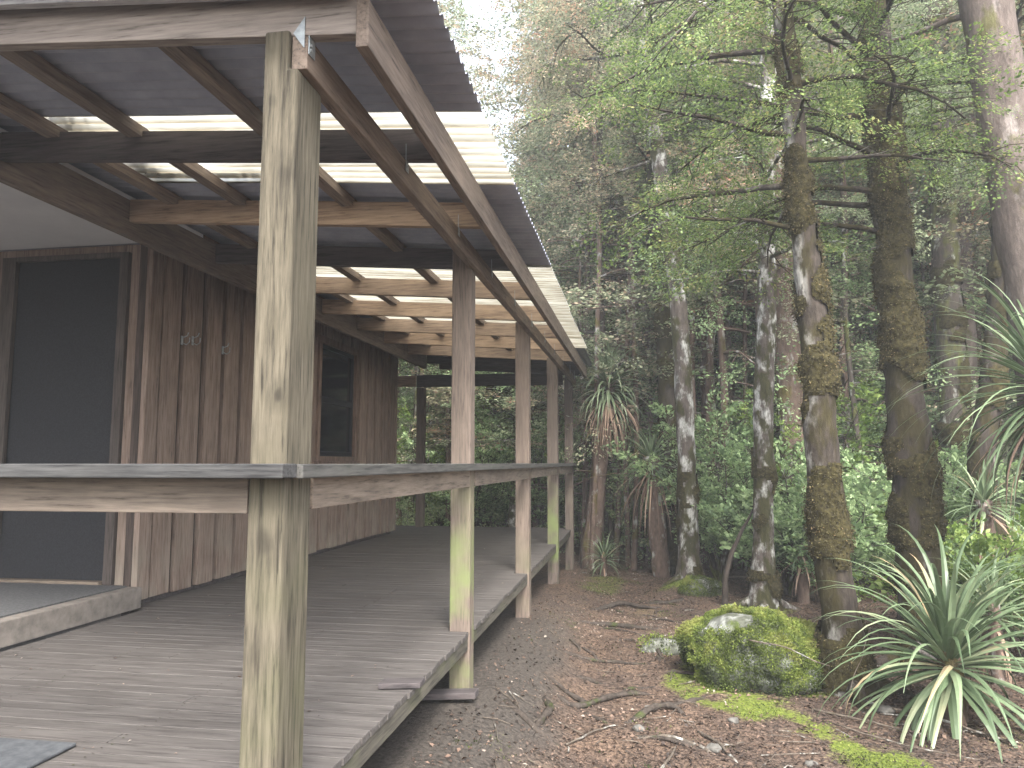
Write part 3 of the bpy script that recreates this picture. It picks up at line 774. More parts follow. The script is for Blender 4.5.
def along(pts, t):
    t = np.clip(t, 0, 1) * (len(pts) - 1)
    i = np.minimum(t.astype(int), len(pts) - 2); f = (t - i)[:, None]
    return pts[i] * (1 - f) + pts[i + 1] * f, unit(pts[i + 1] - pts[i])

def grow(r, mb, limbs, r0, templates, spacing=0.12, side_len=0.45, scale=(0.8, 1.25), start=0.25, twig_n=3, bare=0.0, sides=4, up=0.0):
    """limbs get side twigs; sprays sit on the twigs.  Adds the wood to mb, returns the leaves"""
    P = []; D = []; S = []
    for pts, rad in limbs:
        L = np.sum(np.linalg.norm(np.diff(pts, axis=0), axis=1))
        mb.tube(pts, np.linspace(rad, rad * 0.22, len(pts)), sides + 1, cap=False)
        m = max(2, int(L * (1 - start) / spacing))
        t = start + (1 - start) * (np.arange(m) + r.random(m)) / m
        q, d = along(pts, t)
        for k in range(m):
            s = 1 if (k % 2) else -1
            h = np.cross(d[k], (0, 0, 1.0)); h = h / (np.linalg.norm(h) + 1e-6) * s
            td = unit(d[k] * (0.45 + 0.5 * r.random()) + h * (0.6 + 0.5 * r.random()) + np.array([0, 0, r.normal(up, 0.22)]))
            tl = side_len * (0.45 + 0.75 * r.random()) * (1.1 - 0.6 * t[k])
            e = q[k] + td * tl + np.array([0, 0, -0.08 * tl])
            mb.tube([q[k], (q[k] + e) / 2 + r.normal(0, 0.02, 3), e], [rad * 0.16 + 0.0025, rad * 0.1 + 0.002, 0.0015], 3, cap=False)
            if r.random() < bare: continue
            nk = max(1, int(round(twig_n * tl / side_len)))
            for j in range(nk):
                f = (j + 0.6) / nk
                P.append(q[k] + (e - q[k]) * f + r.normal(0, 0.02, 3)); D.append(td + r.normal(0, 0.3, 3)); S.append(r.uniform(*scale))
        P.append(pts[-1]); D.append(pts[-1] - pts[-2]); S.append(scale[1])
    if not P: return np.zeros((0, 4, 3))
    return place(templates, P, D, np.array(S), r)

T_NEAR = [spray_template(rng, 64, 0.36, 0.024, 0.3) for _ in range(5)]
T_MID = [spray_template(rng, 50, 0.42, 0.036, 0.75) for _ in range(5)]
T_FAR = [spray_template(rng, 46, 0.62, 0.06, 1.2) for _ in range(5)]
T_SHRUB = [spray_template(rng, 36, 0.30, 0.036 + 0.007 * q, 1.5, 0.45 + 0.07 * q) for q in range(5)]

def trunk_moss(r, path, rad, n, zmax=9, thr=0.0, size=0.017):
    """shaggy moss cushions on the bark"""
    path = np.asarray(path); rad = np.asarray(rad)
    t = r.random(n * 3)
    q, d = along(path, t)
    rr = np.interp(t, np.linspace(0, 1, len(rad)), rad)
    az = r.random(n * 3) * 2 * PI
    o = np.stack([np.cos(az), np.sin(az), np.zeros_like(az)], 1)
    p = q + o * rr[:, None]
    val = np.array([mnoise.noise(Vector(x) * 3.1) + 0.5 * mnoise.noise(Vector(x) * 8.0) for x in p])
    keep = np.where((val > thr) & (p[:, 2] < zmax))[0][:n]
    p = p[keep] + o[keep] * (r.random(len(keep))[:, None] * 0.05 * np.clip(val[keep] - thr, 0, 0.6)[:, None] * 3 - 0.006)
    D = unit(o[keep] + r.normal(0, 0.6, (len(keep), 3)) + np.array([0, 0, -0.35]))
    S = unit(np.cross(D, r.normal(0, 1, (len(keep), 3))))
    l = size * (0.6 + 0.9 * r.random(len(keep)))
    return leaf_quads(p, D, S, l, l * 0.75, 0.3)

def moss_shell(r, P, Rr, zmax, thr, root, gz, ntuft, seed):
    """thick uneven cushions of moss grown over the bark, with a fuzzy surface"""
    nr = 44
    zs = np.arange(gz - 0.02, zmax, 0.022)
    cx = np.interp(zs, P[:, 2], P[:, 0]); cy = np.interp(zs, P[:, 2], P[:, 1]); rr = np.interp(zs, P[:, 2], Rr)
    V = np.zeros((len(zs), nr, 3)); val = np.zeros((len(zs), nr))
    off = Vector((seed * 2.3, 0.7, 0.1))
    for i in range(len(zs)):
        for k in range(nr):
            a = 2 * PI * k / nr
            d = Vector((math.cos(a), math.sin(a), 0))
            q = Vector((cx[i], cy[i], zs[i])) + d * rr[i]
            w = mnoise.noise(q * 2.4 + off) + 0.55 * mnoise.noise(q * 6.5 + off) + 0.12 * max(d.x, -0.3)
            val[i, k] = w - thr
            lump = max(w - thr, 0) ** 0.6
            h = lump * (0.034 + 0.034 * mnoise.noise(q * 13) + 0.016 * mnoise.noise(q * 34)) * min(rr[i] / 0.13, 1.4) + 0.004
            V[i, k] = q + d * (rr[i] * 0.06 + h) + Vector((0, 0, -0.35 * h))
    mb = MB(); mb.v = [tuple(p) for p in V.reshape(-1, 3)]
    C_, Nn_ = [], []
    for i in range(len(zs) - 1):
        for k in range(nr):
            k2 = (k + 1) % nr
            if (val[i, k] + val[i, k2] + val[i + 1, k] + val[i + 1, k2]) / 4 > 0:
                mb.f.append((i * nr + k, i * nr + k2, (i + 1) * nr + k2, (i + 1) * nr + k))
                C_.append((V[i, k] + V[i + 1, k2]) / 2); a = 2 * PI * (k + 0.5) / nr; Nn_.append((math.cos(a), math.sin(a), 0))
    if not C_: return
    o = mb.build('moss', M['moss_bed'], root, smooth=True); o['kind'] = 'stuff'
    C_ = np.array(C_); Nn_ = np.array(Nn_)
    pick = r.integers(0, len(C_), ntuft)
    p = C_[pick] + r.normal(0, 0.009, (ntuft, 3))
    D = unit(Nn_[pick] * 0.8 + r.normal(0, 0.55, (ntuft, 3)) + np.array([0, 0, -0.45]))
    S = unit(np.cross(D, r.normal(0, 1, (ntuft, 3))))
    l = 0.017 * (0.5 + 1.0 * r.random(ntuft) ** 1.5)
    q = leaf_quads(p, D, S, l, l * 0.5, 0.3)
    quads_object('moss_fringe', q, M['moss_trunk'], root)['kind'] = 'stuff'

def near_tree(label, path, bark_m, leaf_m, limbs_spec, seed, templates=None, moss=0, moss_thr=0.0, flare=1.35, spacing=0.09, side_len=0.6, twig_n=4, ext=None, moss_z=9, group=None, bump=0.16, start=0.25, scale=(0.8, 1.25), bare=0.0, n=16):
    r = np.random.default_rng(seed)
    pts = np.array([p[:3] for p in path]); rad = np.array([p[3] for p in path])
    gz = float(ground_z(pts[0, 0], pts[0, 1]))
    pts[0, 2] = gz - 0.05
    if ext is None: ext = 2.2 + 0.66 * pts[0, 1]
    # carry the stem on above what the photograph shows
    if pts[-1, 2] < ext:
        dirn = unit(pts[-1] - pts[-3])
        h = ext - pts[-1, 2]
        pts = np.vstack([pts, pts[-1] + dirn * h * 0.5 / max(dirn[2], 0.3) + r.normal(0, 0.08, 3), pts[-1] + dirn * h / max(dirn[2], 0.3) + r.normal(0, 0.15, 3)])
        rad = np.append(rad, [rad[-1] * 0.75, rad[-1] * 0.3])
    if moss > 8000: rad = rad * 0.86
    m = int(np.clip(len(pts) * 9, 40, 90))
    C = catmull(np.hstack([pts, rad[:, None]]), m)
    P, Rr = C[:, :3], np.maximum(C[:, 3], 0.01)
    hgt = P[:, 2] - gz
    Rr = Rr * (1 + (flare - 1) * np.exp(-np.maximum(hgt, 0) / 0.16))
    root = empty('beech_tree', (P[0, 0], P[0, 1], gz), label, 'tree', group)
    mb = MB()
    mb.tube(P, Rr, n, bump, 4.0, seed=seed * 1.7)
    # surface roots
    for k in range(4):
        az = k * PI / 2 + r.uniform(-0.6, 0.6); L = rad[0] * r.uniform(1.6, 2.6) + 0.1
        a = np.array([P[0, 0], P[0, 1], gz + 0.10]); q = []
        for s in np.linspace(0, 1, 5):
            x = a[0] + math.cos(az) * (rad[0] * 0.5 + L * s); y = a[1] + math.sin(az) * (rad[0] * 0.5 + L * s)
            q.append((x, y, float(ground_z(x, y)) + 0.10 * (1 - s) ** 2 - 0.02 * s))
        mb.tube(q, np.linspace(rad[0] * 0.45, 0.02, 5), 8, 0.2, 5.0, cap=False)
    limbs = []
    for (z, az, L, el, dr) in limbs_spec:
        t = np.array([np.interp(z, P[:, 2], np.linspace(0, 1, len(P)))])
        q, _ = along(P, t)
        rr = float(np.interp(t[0], np.linspace(0, 1, len(P)), Rr))
        limbs.append((limb(r, q[0], math.radians(az), L, el, dr, wig=0.13), min(rr * 0.35, 0.012 + 0.011 * L)))
    lv = grow(r, mb, limbs, 0.03, templates or T_NEAR, spacing, side_len, scale, start, twig_n, bare)
    mb.build('trunk', bark_m, root, smooth=True)
    if len(lv): quads_object('crown', lv, leaf_m, root)
    if moss:
        moss_shell(r, P, Rr, min(moss_z, 1.2 + 0.66 * pts[0, 1]), moss_thr, root, gz, moss, seed)
    return root

def ring(r, n, z0, z1, L0, L1, el=(-0.1, 0.5), dr=(0.2, 0.7), az=(0, 360)):
    return [(r.uniform(z0, z1), r.uniform(*az), r.uniform(L0, L1), r.uniform(*el), r.uniform(*dr)) for _ in range(n)]

R1 = random.Random(21)
# --- the trees that can be told apart, front to back
near_tree('thick mossy trunk shaggy with brown moss, behind the large spiky plant',
    [(2.28, 6.7, -0.6, .235), (2.26, 6.7, .13, .204), (2.24, 6.7, .94, .19), (2.21, 6.7, 2.12, .165), (2.19, 6.7, 2.98, .152), (2.17, 6.7, 3.61, .145), (2.15, 6.7, 4.52, .138), (2.14, 6.7, 5.27, .13)],
    M['bark_mossy'], M['leaf_near'],
    [(2.95, 183, 1.5, 0.25, 0.35), (3.3, 200, 1.7, 0.1, 0.5), (3.2, 160, 1.8, 0.2, 0.5), (3.6, 225, 1.7, 0.05, 0.5), (3.8, 260, 1.5, 0.1, 0.5), (3.5, 290, 1.3, 0.1, 0.6), (4.0, 180, 2.2, 0.1, 0.4), (4.2, 340, 1.2, 0.1, 0.5), (4.4, 240, 1.9, 0.1, 0.5), (4.9, 200, 2.2, 0.1, 0.6), (5.2, 280, 1.8, 0.1, 0.5), (5.4, 160, 2.2, 0.1, 0.5), (3.9, 20, 1.2, 0.2, 0.4), (5.6, 230, 2.2, 0.1, 0.6), (4.0, 278, 1.3, 0.1, 0.5), (4.8, 272, 1.4, 0.0, 0.6)],
    1, moss=22000, moss_thr=-0.06, n=22, spacing=0.08, side_len=0.6, twig_n=3, bump=0.2, bare=0.12)
near_tree('brown mossy trunk with a white lichened left side, right behind the boulder',
    [(1.47, 5.85, -0.63, .2), (1.41, 5.82, -0.11, .158), (1.35, 5.8, .73, .138), (1.32, 5.8, 1.98, .122), (1.27, 5.8, 2.75, .106), (1.25, 5.8, 3.14, .099), (1.22, 5.8, 3.95, .093), (1.18, 5.8, 4.61, .086)],
    M['bark_half'], M['leaf_near'],
    [(2.75, 190, 1.1, 0.2, 0.4), (3.1, 165, 1.5, 0.1, 0.5), (3.3, 20, 1.2, 0.1, 0.4), (3.5, 200, 1.4, 0.0, 0.5), (3.7, 130, 1.3, 0.1, 0.5), (3.9, 340, 1.4, 0.0, 0.4), (4.2, 170, 1.7, 0.1, 0.5), (4.5, 40, 1.5, 0.0, 0.5), (4.6, 215, 1.5, 0.0, 0.6), (3.0, 90, 1.1, 0.2, 0.5), (3.5, 265, 1.0, 0.15, 0.5), (3.9, 255, 1.2, 0.1, 0.6), (4.5, 275, 1.3, 0.0, 0.6)],
    2, moss=14000, moss_thr=0.02, n=20, spacing=0.08, side_len=0.6, twig_n=3, bump=0.16, bare=0.12)
near_tree('slim white blotched trunk standing just behind the boulder',
    [(1.36, 8.9, -0.62, .145), (1.39, 8.9, .36, .113), (1.44, 8.9, 1.72, .112), (1.51, 8.9, 2.88, .104), (1.55, 8.9, 4.07, .1), (1.62, 8.9, 5.42, .092), (1.68, 8.9, 6.55, .082)],
    M['bark_white'], M['leaf_near'],
    ring(R1, 6, 3.2, 4.6, 1.0, 1.7, (-0.05, 0.3), (0.2, 0.6), (150, 300)) + ring(R1, 8, 4.5, 7, 1.2, 2.0), 3, T_MID, moss=1800, moss_thr=0.15, moss_z=1.2)
near_tree('slender lichen spotted trunk rising from a green mossy mound beside the path',
    [(.66, 10.1, -.55, .154), (.64, 10.1, .26, .125), (.63, 10.1, 1.83, .119), (.58, 10.1, 3.17, .116), (.49, 10.1, 4.07, .108), (.32, 10.1, 5.56, .1), (.15, 10.1, 7.19, .088)],
    M['bark_white'], M['leaf_c'],
    ring(R1, 12, 4.2, 7.5, 1.2, 2.2, (-0.1, 0.4)) , 4, T_MID, moss=1400, moss_thr=0.15, moss_z=1.0)
near_tree('dark mossy trunk close behind the slender lichen spotted one',
    [(.48, 11.5, -.6, .14), (.47, 11.5, 1.49, .135), (.45, 11.5, 3.48, .145), (.38, 11.5, 4.74, .15), (.33, 11.5, 6.69, .14)],
    M['bark_mossy'], M['leaf_b'], ring(R1, 12, 4.6, 8.5, 1.3, 2.4), 5, T_MID, moss=1500, moss_thr=0.1)
near_tree('reddish brown trunk between the two mossy trunks, a few steps further back',
    [(2.12, 11., -.55, .19), (2.15, 11., 1.46, .182), (2.13, 11., 3.31, .18), (2.15, 11., 4.78, .173), (2.15, 11., 6.91, .162), (2.17, 11., 8.17, .149)],
    M['bark_brown'], M['leaf_a'], ring(R1, 14, 4.0, 8.5, 1.3, 2.4), 6, T_MID)
near_tree('dark upright trunk to the right of the thick mossy one, by a pale twin',
    [(4.24, 11., -.5, .19), (4.25, 11., 1.44, .176), (4.26, 11., 3.23, .175), (4.29, 11., 5.09, .165), (4.31, 11., 6.86, .155), (4.32, 11., 7.93, .144)],
    M['bark_dark'], M['leaf_a'], ring(R1, 14, 4.6, 8.5, 1.3, 2.2), 7, T_MID, moss=1500, moss_thr=0.12)
near_tree('smooth pale trunk half hidden behind the dark upright one',
    [(4.76, 12., -.5, .19), (4.79, 12., 1.48, .175), (4.85, 12., 3.43, .165), (4.88, 12., 5.45, .153)],
    M['bark_pale'], M['leaf_a'], ring(R1, 10, 5.0, 8.5, 1.2, 2.2), 8, T_MID)
near_tree('big bare pinkish grey trunk leaning in at the top right corner',
    [(3.32, 6.25, -.5, .24), (3.1, 6.2, .73, .207), (3.04, 6.2, 2.0, .197), (2.95, 6.2, 3.03, .192), (2.88, 6.2, 3.93, .187), (2.82, 6.2, 4.69, .182), (2.77, 6.2, 5.21, .178)],
    M['bark_pale'], M['leaf_near'], [(4.6, 150, 1.6, 0.1, 0.4), (4.9, 200, 1.7, 0.1, 0.5), (5.2, 230, 1.6, 0.1, 0.6), (5.6, 170, 2.0, 0.1, 0.6)], 9, n=22, bump=0.1)
near_tree('pale straight trunk seen between the two mossy trunks, well back',
    [(3.74, 14., -.6, .22), (3.74, 14., 1.23, .205), (3.77, 14., 3.36, .19), (3.8, 14., 5.19, .175)],
    M['bark_pale'], M['leaf_b'], ring(R1, 12, 4.5, 8.5, 1.3, 2.2), 10, T_MID)
near_tree('crooked mossy stem behind the hanging green fronds at the right edge',
    [(3.85, 9., -.5, .16), (3.74, 9., .92, .131), (3.89, 9., 1.91, .122), (4.03, 9., 2.81, .118), (4.14, 9., 3.95, .108)],
    M['bark_mossy'], M['leaf_a'], ring(R1, 12, 3.6, 7, 1.0, 2.0), 11, T_MID, moss=1500, moss_thr=0.05)
near_tree('reddish trunk behind the palm like plant at the end of the veranda',
    [(-1.0, 15, -.6, .17), (-1.02, 15., .66, .145), (-.93, 15., 3.67, .141), (-.87, 15., 5.74, .138), (-.92, 15., 8.1, .12)],
    M['bark_brown'], M['leaf_b'], ring(R1, 14, 5.0, 9.5, 1.3, 2.4), 12, T_MID)

# --- the mass of the forest: a few kinds, copied
def forest_kind(name, seed, bark_m, leaf_m, h, r0, nl, z0, Lr, n_sides=7, T=None, spacing=0.16, lean=0.3, bare_low=6, side_len=0.85, twig_n=3):
    r = np.random.default_rng(seed)
    pts = [(0, 0, -0.35)]
    x = y = 0.0
    for k in range(1, 7):
        x += r.normal(0, lean * 0.35); y += r.normal(0, lean * 0.35)
        pts.append((x, y, h * k / 6))
    C = catmull(pts, 22)
    rad = np.interp(np.linspace(0, 1, 22), [0, 0.05, 0.5, 1], [r0 * 1.35, r0, r0 * 0.8, r0 * 0.2])
    mb = MB(); mb.tube(C, rad, n_sides, 0.15, 3.0, cap=False)
    limbs = []
    for k in range(nl):
        z = z0 + (h - z0) * (k + r.random()) / nl
        q, _ = along(C, np.array([(z + 0.35) / (h + 0.35)]))
        f = (z - z0) / (h - z0)
        limbs.append((limb(r, q[0], r.random() * 2 * PI, r.uniform(*Lr) * (1 - 0.55 * f), r.uniform(-0.1, 0.5), r.uniform(0.2, 0.8), 6), 0.028))
    for k in range(bare_low):          # dead lower branches
        z = r.uniform(1.0, z0 + 1.5); q, _ = along(C, np.array([(z + 0.35) / (h + 0.35)]))
        p = limb(r, q[0], r.random() * 2 * PI, r.uniform(0.6, 1.6), r.uniform(-0.4, 0.4), r.uniform(0.2, 0.8), 5)
        mb.tube(p, np.linspace(0.013, 0.003, 5), 4, cap=False)
    lv = grow(r, mb, limbs, 0.03, T or T_FAR, spacing, side_len, (0.8, 1.3), 0.2, twig_n, 0.0, 3)
    root = empty('beech_tree')
    mb.build('trunk', bark_m, root, smooth=True)
    quads_object('crown', lv, leaf_m, root)
    return root

KINDS = [
    (forest_kind('a', 31, M['bark_dark'], M['leaf_a'], 14, 0.11, 36, 2.6, (1.2, 2.4)), 'slender dark trunked tree with grey green leaves, deep in the forest', 'slender dark trees deep in the forest'),
    (forest_kind('b', 32, M['bark_brown'], M['leaf_b'], 15, 0.13, 38, 3.4, (1.3, 2.6)), 'brown trunked tree with olive and tan leaves, deep in the forest', 'brown trunked trees deep in the forest'),
    (forest_kind('c', 33, M['bark_mossy'], M['leaf_a'], 13, 0.13, 30, 2.2, (1.2, 2.5)), 'mossy trunked tree with dense green leaves, deep in the forest', 'mossy trunked trees deep in the forest'),
    (forest_kind('d', 34, M['bark_white'], M['leaf_c'], 14, 0.11, 38, 3.6, (1.2, 2.4)), 'pale blotched tree hung with tan lichen and dry leaves, deep in the forest', 'pale lichen hung trees deep in the forest'),
    (forest_kind('e', 35, M['bark_dark'], M['leaf_b'], 9, 0.05, 16, 1.6, (0.7, 1.5), 6, T_MID, 0.14, 0.25, 8, 0.6), 'thin dark sapling with sparse leaves, deep in the forest', 'thin dark saplings deep in the forest'),
    (forest_kind('f', 36, M['bark_brown'], M['shrub'], 8, 0.055, 20, 0.8, (0.8, 1.7), 6, T_MID, 0.12, 0.25, 3, 0.6), 'young bushy tree with bright green leaves, deep in the forest', 'young bushy trees deep in the forest'),
    (forest_kind('h', 38, M['bark_brown'], M['leaf_b'], 14, 0.05, 18, 5.0, (0.8, 1.8), 7, T_FAR, 0.22, 0.22, 9, 0.7, 2), 'tall thin straight pole of a tree with a small crown, among the far trunks', 'thin straight poles among the far trunks'),
    (forest_kind('i', 39, M['bark_pale'], M['leaf_c'], 14, 0.075, 18, 5.0, (0.8, 1.8), 7, T_FAR, 0.22, 0.22, 7, 0.7, 2), 'tall thin pale pole of a tree, among the far trunks', 'thin pale poles among the far trunks'),
    (forest_kind('g', 37, M['bark_pale'], M['leaf_far'], 14, 0.13, 26, 2.0, (1.4, 2.8)), 'pale leaved tree at the sunlit back of the forest', 'pale leaved trees at the back of the forest'),
]
used = set()
KH = [14, 15, 13, 14, 9, 8, 14, 14, 14]
def copy_tree(i, x, y, rz, s, label=None, group=None):
    root, lab, grp = KINDS[i]
    want = (2.4 + 0.64 * y) * rf.uniform(0.94, 1.12)
    if abs(x + 0.205 * y) < 0.06 * y: want = 1.0 + 0.40 * y          # lower growth: the sky shows beside the roof
    sz = want / KH[i] if i < 4 or i >= 6 else min(s, want / KH[i])
    s = s * 1.0
    if i not in used:
        used.add(i); o = root
    else:
        o = root.copy(); link(o)
        for ch in root.children:
            c = ch.copy(); link(c); c.parent = o
    o.location = (x, y, float(ground_z(x, y)))
    o.rotation_euler = (0, 0, rz); o.scale = (s, s, sz)
    tag(o, label or lab, 'tree', group or grp)
    return o

placed = [(.66, 10.1), (.48, 11.5), (1.36, 8.9), (2.12, 11), (4.24, 11), (4.76, 12), (3.74, 14), (3.85, 9), (2.28, 6.7), (1.47, 5.8), (3.2, 6.2), (-1, 15), (-.7, 10.9), (.4, 12)]
rf = random.Random(77)
def try_place(i, x, y, dmin, s=None):
    if any((x - a) ** 2 + (y - b) ** 2 < dmin * dmin for a, b in placed): return False
    if x < -1.0 and y < 13.6: return False
    if x > 4.0 and y < 7.5: return False
    if -1.2 < x < 2.6 and y < 11.4: return False
    if dmin < 0.4 and not (-1.1 < x < 1.6): return False
    placed.append((x, y)); copy_tree(i, x, y, rf.uniform(0, 2 * PI), s or rf.uniform(0.8, 1.2)); return True
for band, (ya, yb, n, dmin, kinds) in enumerate([(10.5, 14, 20, 0.8, [4, 4, 0, 3, 4, 1]), (14, 19, 40, 0.9, [0, 1, 2, 3, 4, 5, 3, 5]), (19, 27, 54, 1.2, [0, 1, 5, 3, 5, 8, 8]), (27, 40, 60, 1.8, [8, 8, 8, 3, 2]), (10.5, 19, 48, 0.5, [6, 7, 6, 6, 7]), (11.2, 16, 30, 0.6, [5]), (11.5, 15, 26, 0.35, [6, 7, 6])]):
    c = t = 0
    while c < n and t < 4000:
        t += 1
        y = rf.uniform(ya, yb); x = rf.uniform(-0.42 * y - 1.0, 0.54 * y + 1.0)
        if y > 27 and rf.random() < 0.3: continue
        if try_place(rf.choice(kinds), x, y, dmin): c += 1

# ------------------------------------------------------------------ shrubs
def shrub(label, x, y, h, w, leaf_m, seed, n=9, group=None, T=None, dens=0.09, name='shrub'):
    r = np.random.default_rng(seed)
    gz = float(ground_z(x, y))
    root = empty(name, (x, y, gz), label, 'shrub', group)
    mb = MB(); limbs = []
    for k in range(n):
        az = r.random() * 2 * PI
        L = h * r.uniform(0.7, 1.15)
        el = math.atan2(h, w * r.uniform(0.1, 1.0))
        limbs.append((limb(r, (x + r.normal(0, 0.04), y + r.normal(0, 0.04), gz - 0.03), az, L, el, 0.5, 7, 0.12), 0.012 + 0.006 * h))
    lv = grow(r, mb, limbs, 0.02, T or T_SHRUB, dens, 0.46 * min(w, 1.2), (0.75, 1.25), 0.2, 3, 0.0, 3, up=0.15)
    mb.build('stem', M['bark_dark'], root, smooth=True)
    quads_object('foliage', lv, leaf_m, root)
    return root
GS = 'light green shrubs between the trunks'
for (lab, x, y, h, w, m, s, n) in [
    ('bushy light green shrub between the lichen spotted and the white blotched trunks', 1.1, 10.7, 2.1, 1.0, 'shrub', 41, 14),
    ('low grey green shrub right behind the white blotched trunk', 1.75, 9.8, 1.3, 0.8, 'shrub', 42, 10),
    ('leafy shrub filling the gap between the two mossy trunks', 2.3, 9.2, 1.2, 1.0, 'shrub', 43, 11),
    ('bright yellow green shrub behind the large spiky plant', 2.9, 7.6, 1.0, 0.9, 'shrub_yellow', 44, 10),
    ('green shrub at the right edge, beneath the hanging fronds', 3.3, 7.2, 0.6, 0.7, 'shrub', 45, 10),
    ('tall bright green shrub seen through the veranda, right of the green stained post', -1.9, 14.4, 3.2, 1.6, 'shrub', 46, 20),
    ('yellow green shrub seen under the veranda roof, left of the back post', -4.1, 15.2, 2.6, 1.5, 'shrub_yellow', 47, 18),
    ('broad green shrub behind the deck, between the back post and the green stained post', -3.0, 14.6, 2.2, 1.5, 'shrub', 48, 18),
    ('thin tall shrub left of the dark mossy trunk', 0.1, 13.2, 2.4, 1.0, 'shrub', 50, 12),
    ('tall shrub deep between the mossy trunks', 2.9, 12.6, 2.6, 1.3, 'shrub', 51, 14),
    ('leafy shrub at the foot of the dark upright trunk', 4.0, 10.1, 1.5, 1.0, 'shrub', 52, 10),
    ('rounded mid green shrub just right of the white blotched trunk', 2.0, 10.4, 1.8, 1.1, 'shrub', 53, 14),
    ('tall feathery shrub behind the trunk at the boulder', 2.6, 11.2, 2.4, 1.1, 'shrub_yellow', 54, 13),
    ('mid green shrub between the thick mossy trunk and the dark upright one', 3.3, 9.8, 1.7, 1.0, 'shrub', 55, 13),
    ('pale green shrub far back between the slender trunk and the palm like plant', 0.05, 14.2, 2.6, 1.3, 'shrub_yellow', 56, 14),
    ('sunlit green shrub far back right of the reddish trunk', 3.5, 13.2, 3.0, 1.4, 'shrub_yellow', 57, 16),
    ('tall light green shrub behind the dark mossy trunk', 0.95, 13.0, 3.0, 1.3, 'shrub', 58, 15),
    ]:
    shrub(lab, x, y, h, w, M[m], s, n)
# dense lower growth deeper in, nobody could count it
def undergrowth():
    r = np.random.default_rng(99)
    P = []; D = []
    for _ in range(9500):
        y = 11.8 + 32 * r.random() ** 1.4; x = r.uniform(-0.45 * y - 1, 0.56 * y + 1)
        if x < -0.9 and y < 13.0: continue
        c = math.sin(x * 1.3 + 0.7 * y) + math.cos(y * 0.9 - x * 0.6)
        hmax = 0.35 + 0.55 * max(c, 0) + 0.05 * y + (0.08 * (y - 20) if y > 20 else 0)
        z = float(ground_z(x, y)) + 0.05 + hmax * r.random()
        P.append((x, y, z)); D.append((r.normal(), r.normal(), r.normal(0.25, 0.4)))
    lv = place(T_FAR, P, D, r.uniform(0.45, 1.0, len(P)), r)
    o = quads_object('undergrowth', lv, M['leaf_far'])
    tag(o, 'low tangled green undergrowth on the forest floor between the far trunks', 'undergrowth', kind='stuff')
undergrowth()

# ------------------------------------------------------------------ strap leaved rosette plants
def strap(r, base, az, el, L, w, droop, seg=10, twist=0.0):
    """one long tapering leaf: strip of V section; returns verts grid (seg+1,3,3)"""
    pts = np.zeros((seg + 1, 3)); pts[0] = base
    e = el; a = az
    dirs = []
    for i in range(seg):
        d = np.array([math.cos(a) * math.cos(e), math.sin(a) * math.cos(e), math.sin(e)])
        dirs.append(d)
        pts[i + 1] = pts[i] + d * L / seg
        e -= droop * (0.35 + 1.3 * i / seg) / seg
        e = max(e, -1.45)
        a += twist / seg
    dirs.append(dirs[-1])
    g = np.zeros((seg + 1, 3, 3))
    for i in range(seg + 1):
        t = i / seg
        side = np.array([-math.sin(az), math.cos(az), 0.0])
        nrm = np.cross(dirs[i], side)
        ww = w * (0.75 + 0.5 * min(t * 4, 1) - 1.22 * max(t - 0.2, 0) / 0.8) * 0.5
        ww = max(ww, 0.0012)
        g[i, 0] = pts[i] + side * ww + nrm * ww * 0.35 * -1
        g[i, 1] = pts[i]
        g[i, 2] = pts[i] - side * ww + nrm * ww * 0.35 * -1
    return g

def rosette_quads(r, c, n, L, w, el_range, droop, rnd_rng=(0, 1), lens=(0.8, 1.1), axis_h=0.0, az_bias=None):
    Q = []; RN = []
    for k in range(n):
        f = k / max(n - 1, 1)
        az = k * 2.39996 + r.normal(0, 0.15)
        el = el_range[0] + (el_range[1] - el_range[0]) * f + r.normal(0, 0.08)
        b = np.array(c) + np.array([math.cos(az) * 0.02, math.sin(az) * 0.02, -axis_h * f])
        g = strap(r, b, az, el, L * r.uniform(*lens), w * r.uniform(0.85, 1.15), droop * r.uniform(0.75, 1.25), twist=r.normal(0, 0.25))
        q = np.concatenate([np.stack([g[:-1, 0], g[:-1, 1], g[1:, 1], g[1:, 0]], 1), np.stack([g[:-1, 1], g[:-1, 2], g[1:, 2], g[1:, 1]], 1)])
        Q.append(q); RN.append(np.full(len(q), r.uniform(*rnd_rng)))
    return np.concatenate(Q), np.concatenate(RN)

def strap_plant(label, base, head, L, w, n, seed, trunk_r=0.05, el=(1.45, -0.35), droop=1.5, skirt=0, skirt_len=0.5, mat='pandani', stem=True, group=None, axis_h=0.1, rn=(0, 1)):
    r = np.random.default_rng(seed)
    gz = float(ground_z(base[0], base[1]))
    root = empty('grass_tree', (base[0], base[1], gz), label, 'plant', group)
    q, rn_ = rosette_quads(r, head, n, L, w, el, droop, rn, axis_h=axis_h)
    quads_object('leaves', q, M[mat], root, rn_, True)
    if stem:
        mb = MB()
        P = catmull([(base[0], base[1], gz - 0.05), tuple((np.array(base[:2]) * 0.6 + np.array(head[:2]) * 0.4)) + (gz * 0.6 + head[2] * 0.4,), tuple(head)], 14)
        mb.tube(P, np.linspace(trunk_r * 1.15, trunk_r, 14), 10, 0.25, 9.0, seed=seed)
        mb.build('trunk', M['bark_brown'], root, smooth=True)
    if skirt:
        hd = np.array(head) - np.array([0, 0, axis_h])
        q, rn_ = rosette_quads(r, hd, skirt, skirt_len, w * 0.9, (-0.35, -1.1), 1.2, axis_h=0.18)
        quads_object('dead_leaf_skirt', q, M['pandani_dead'], root, rn_)
    return root
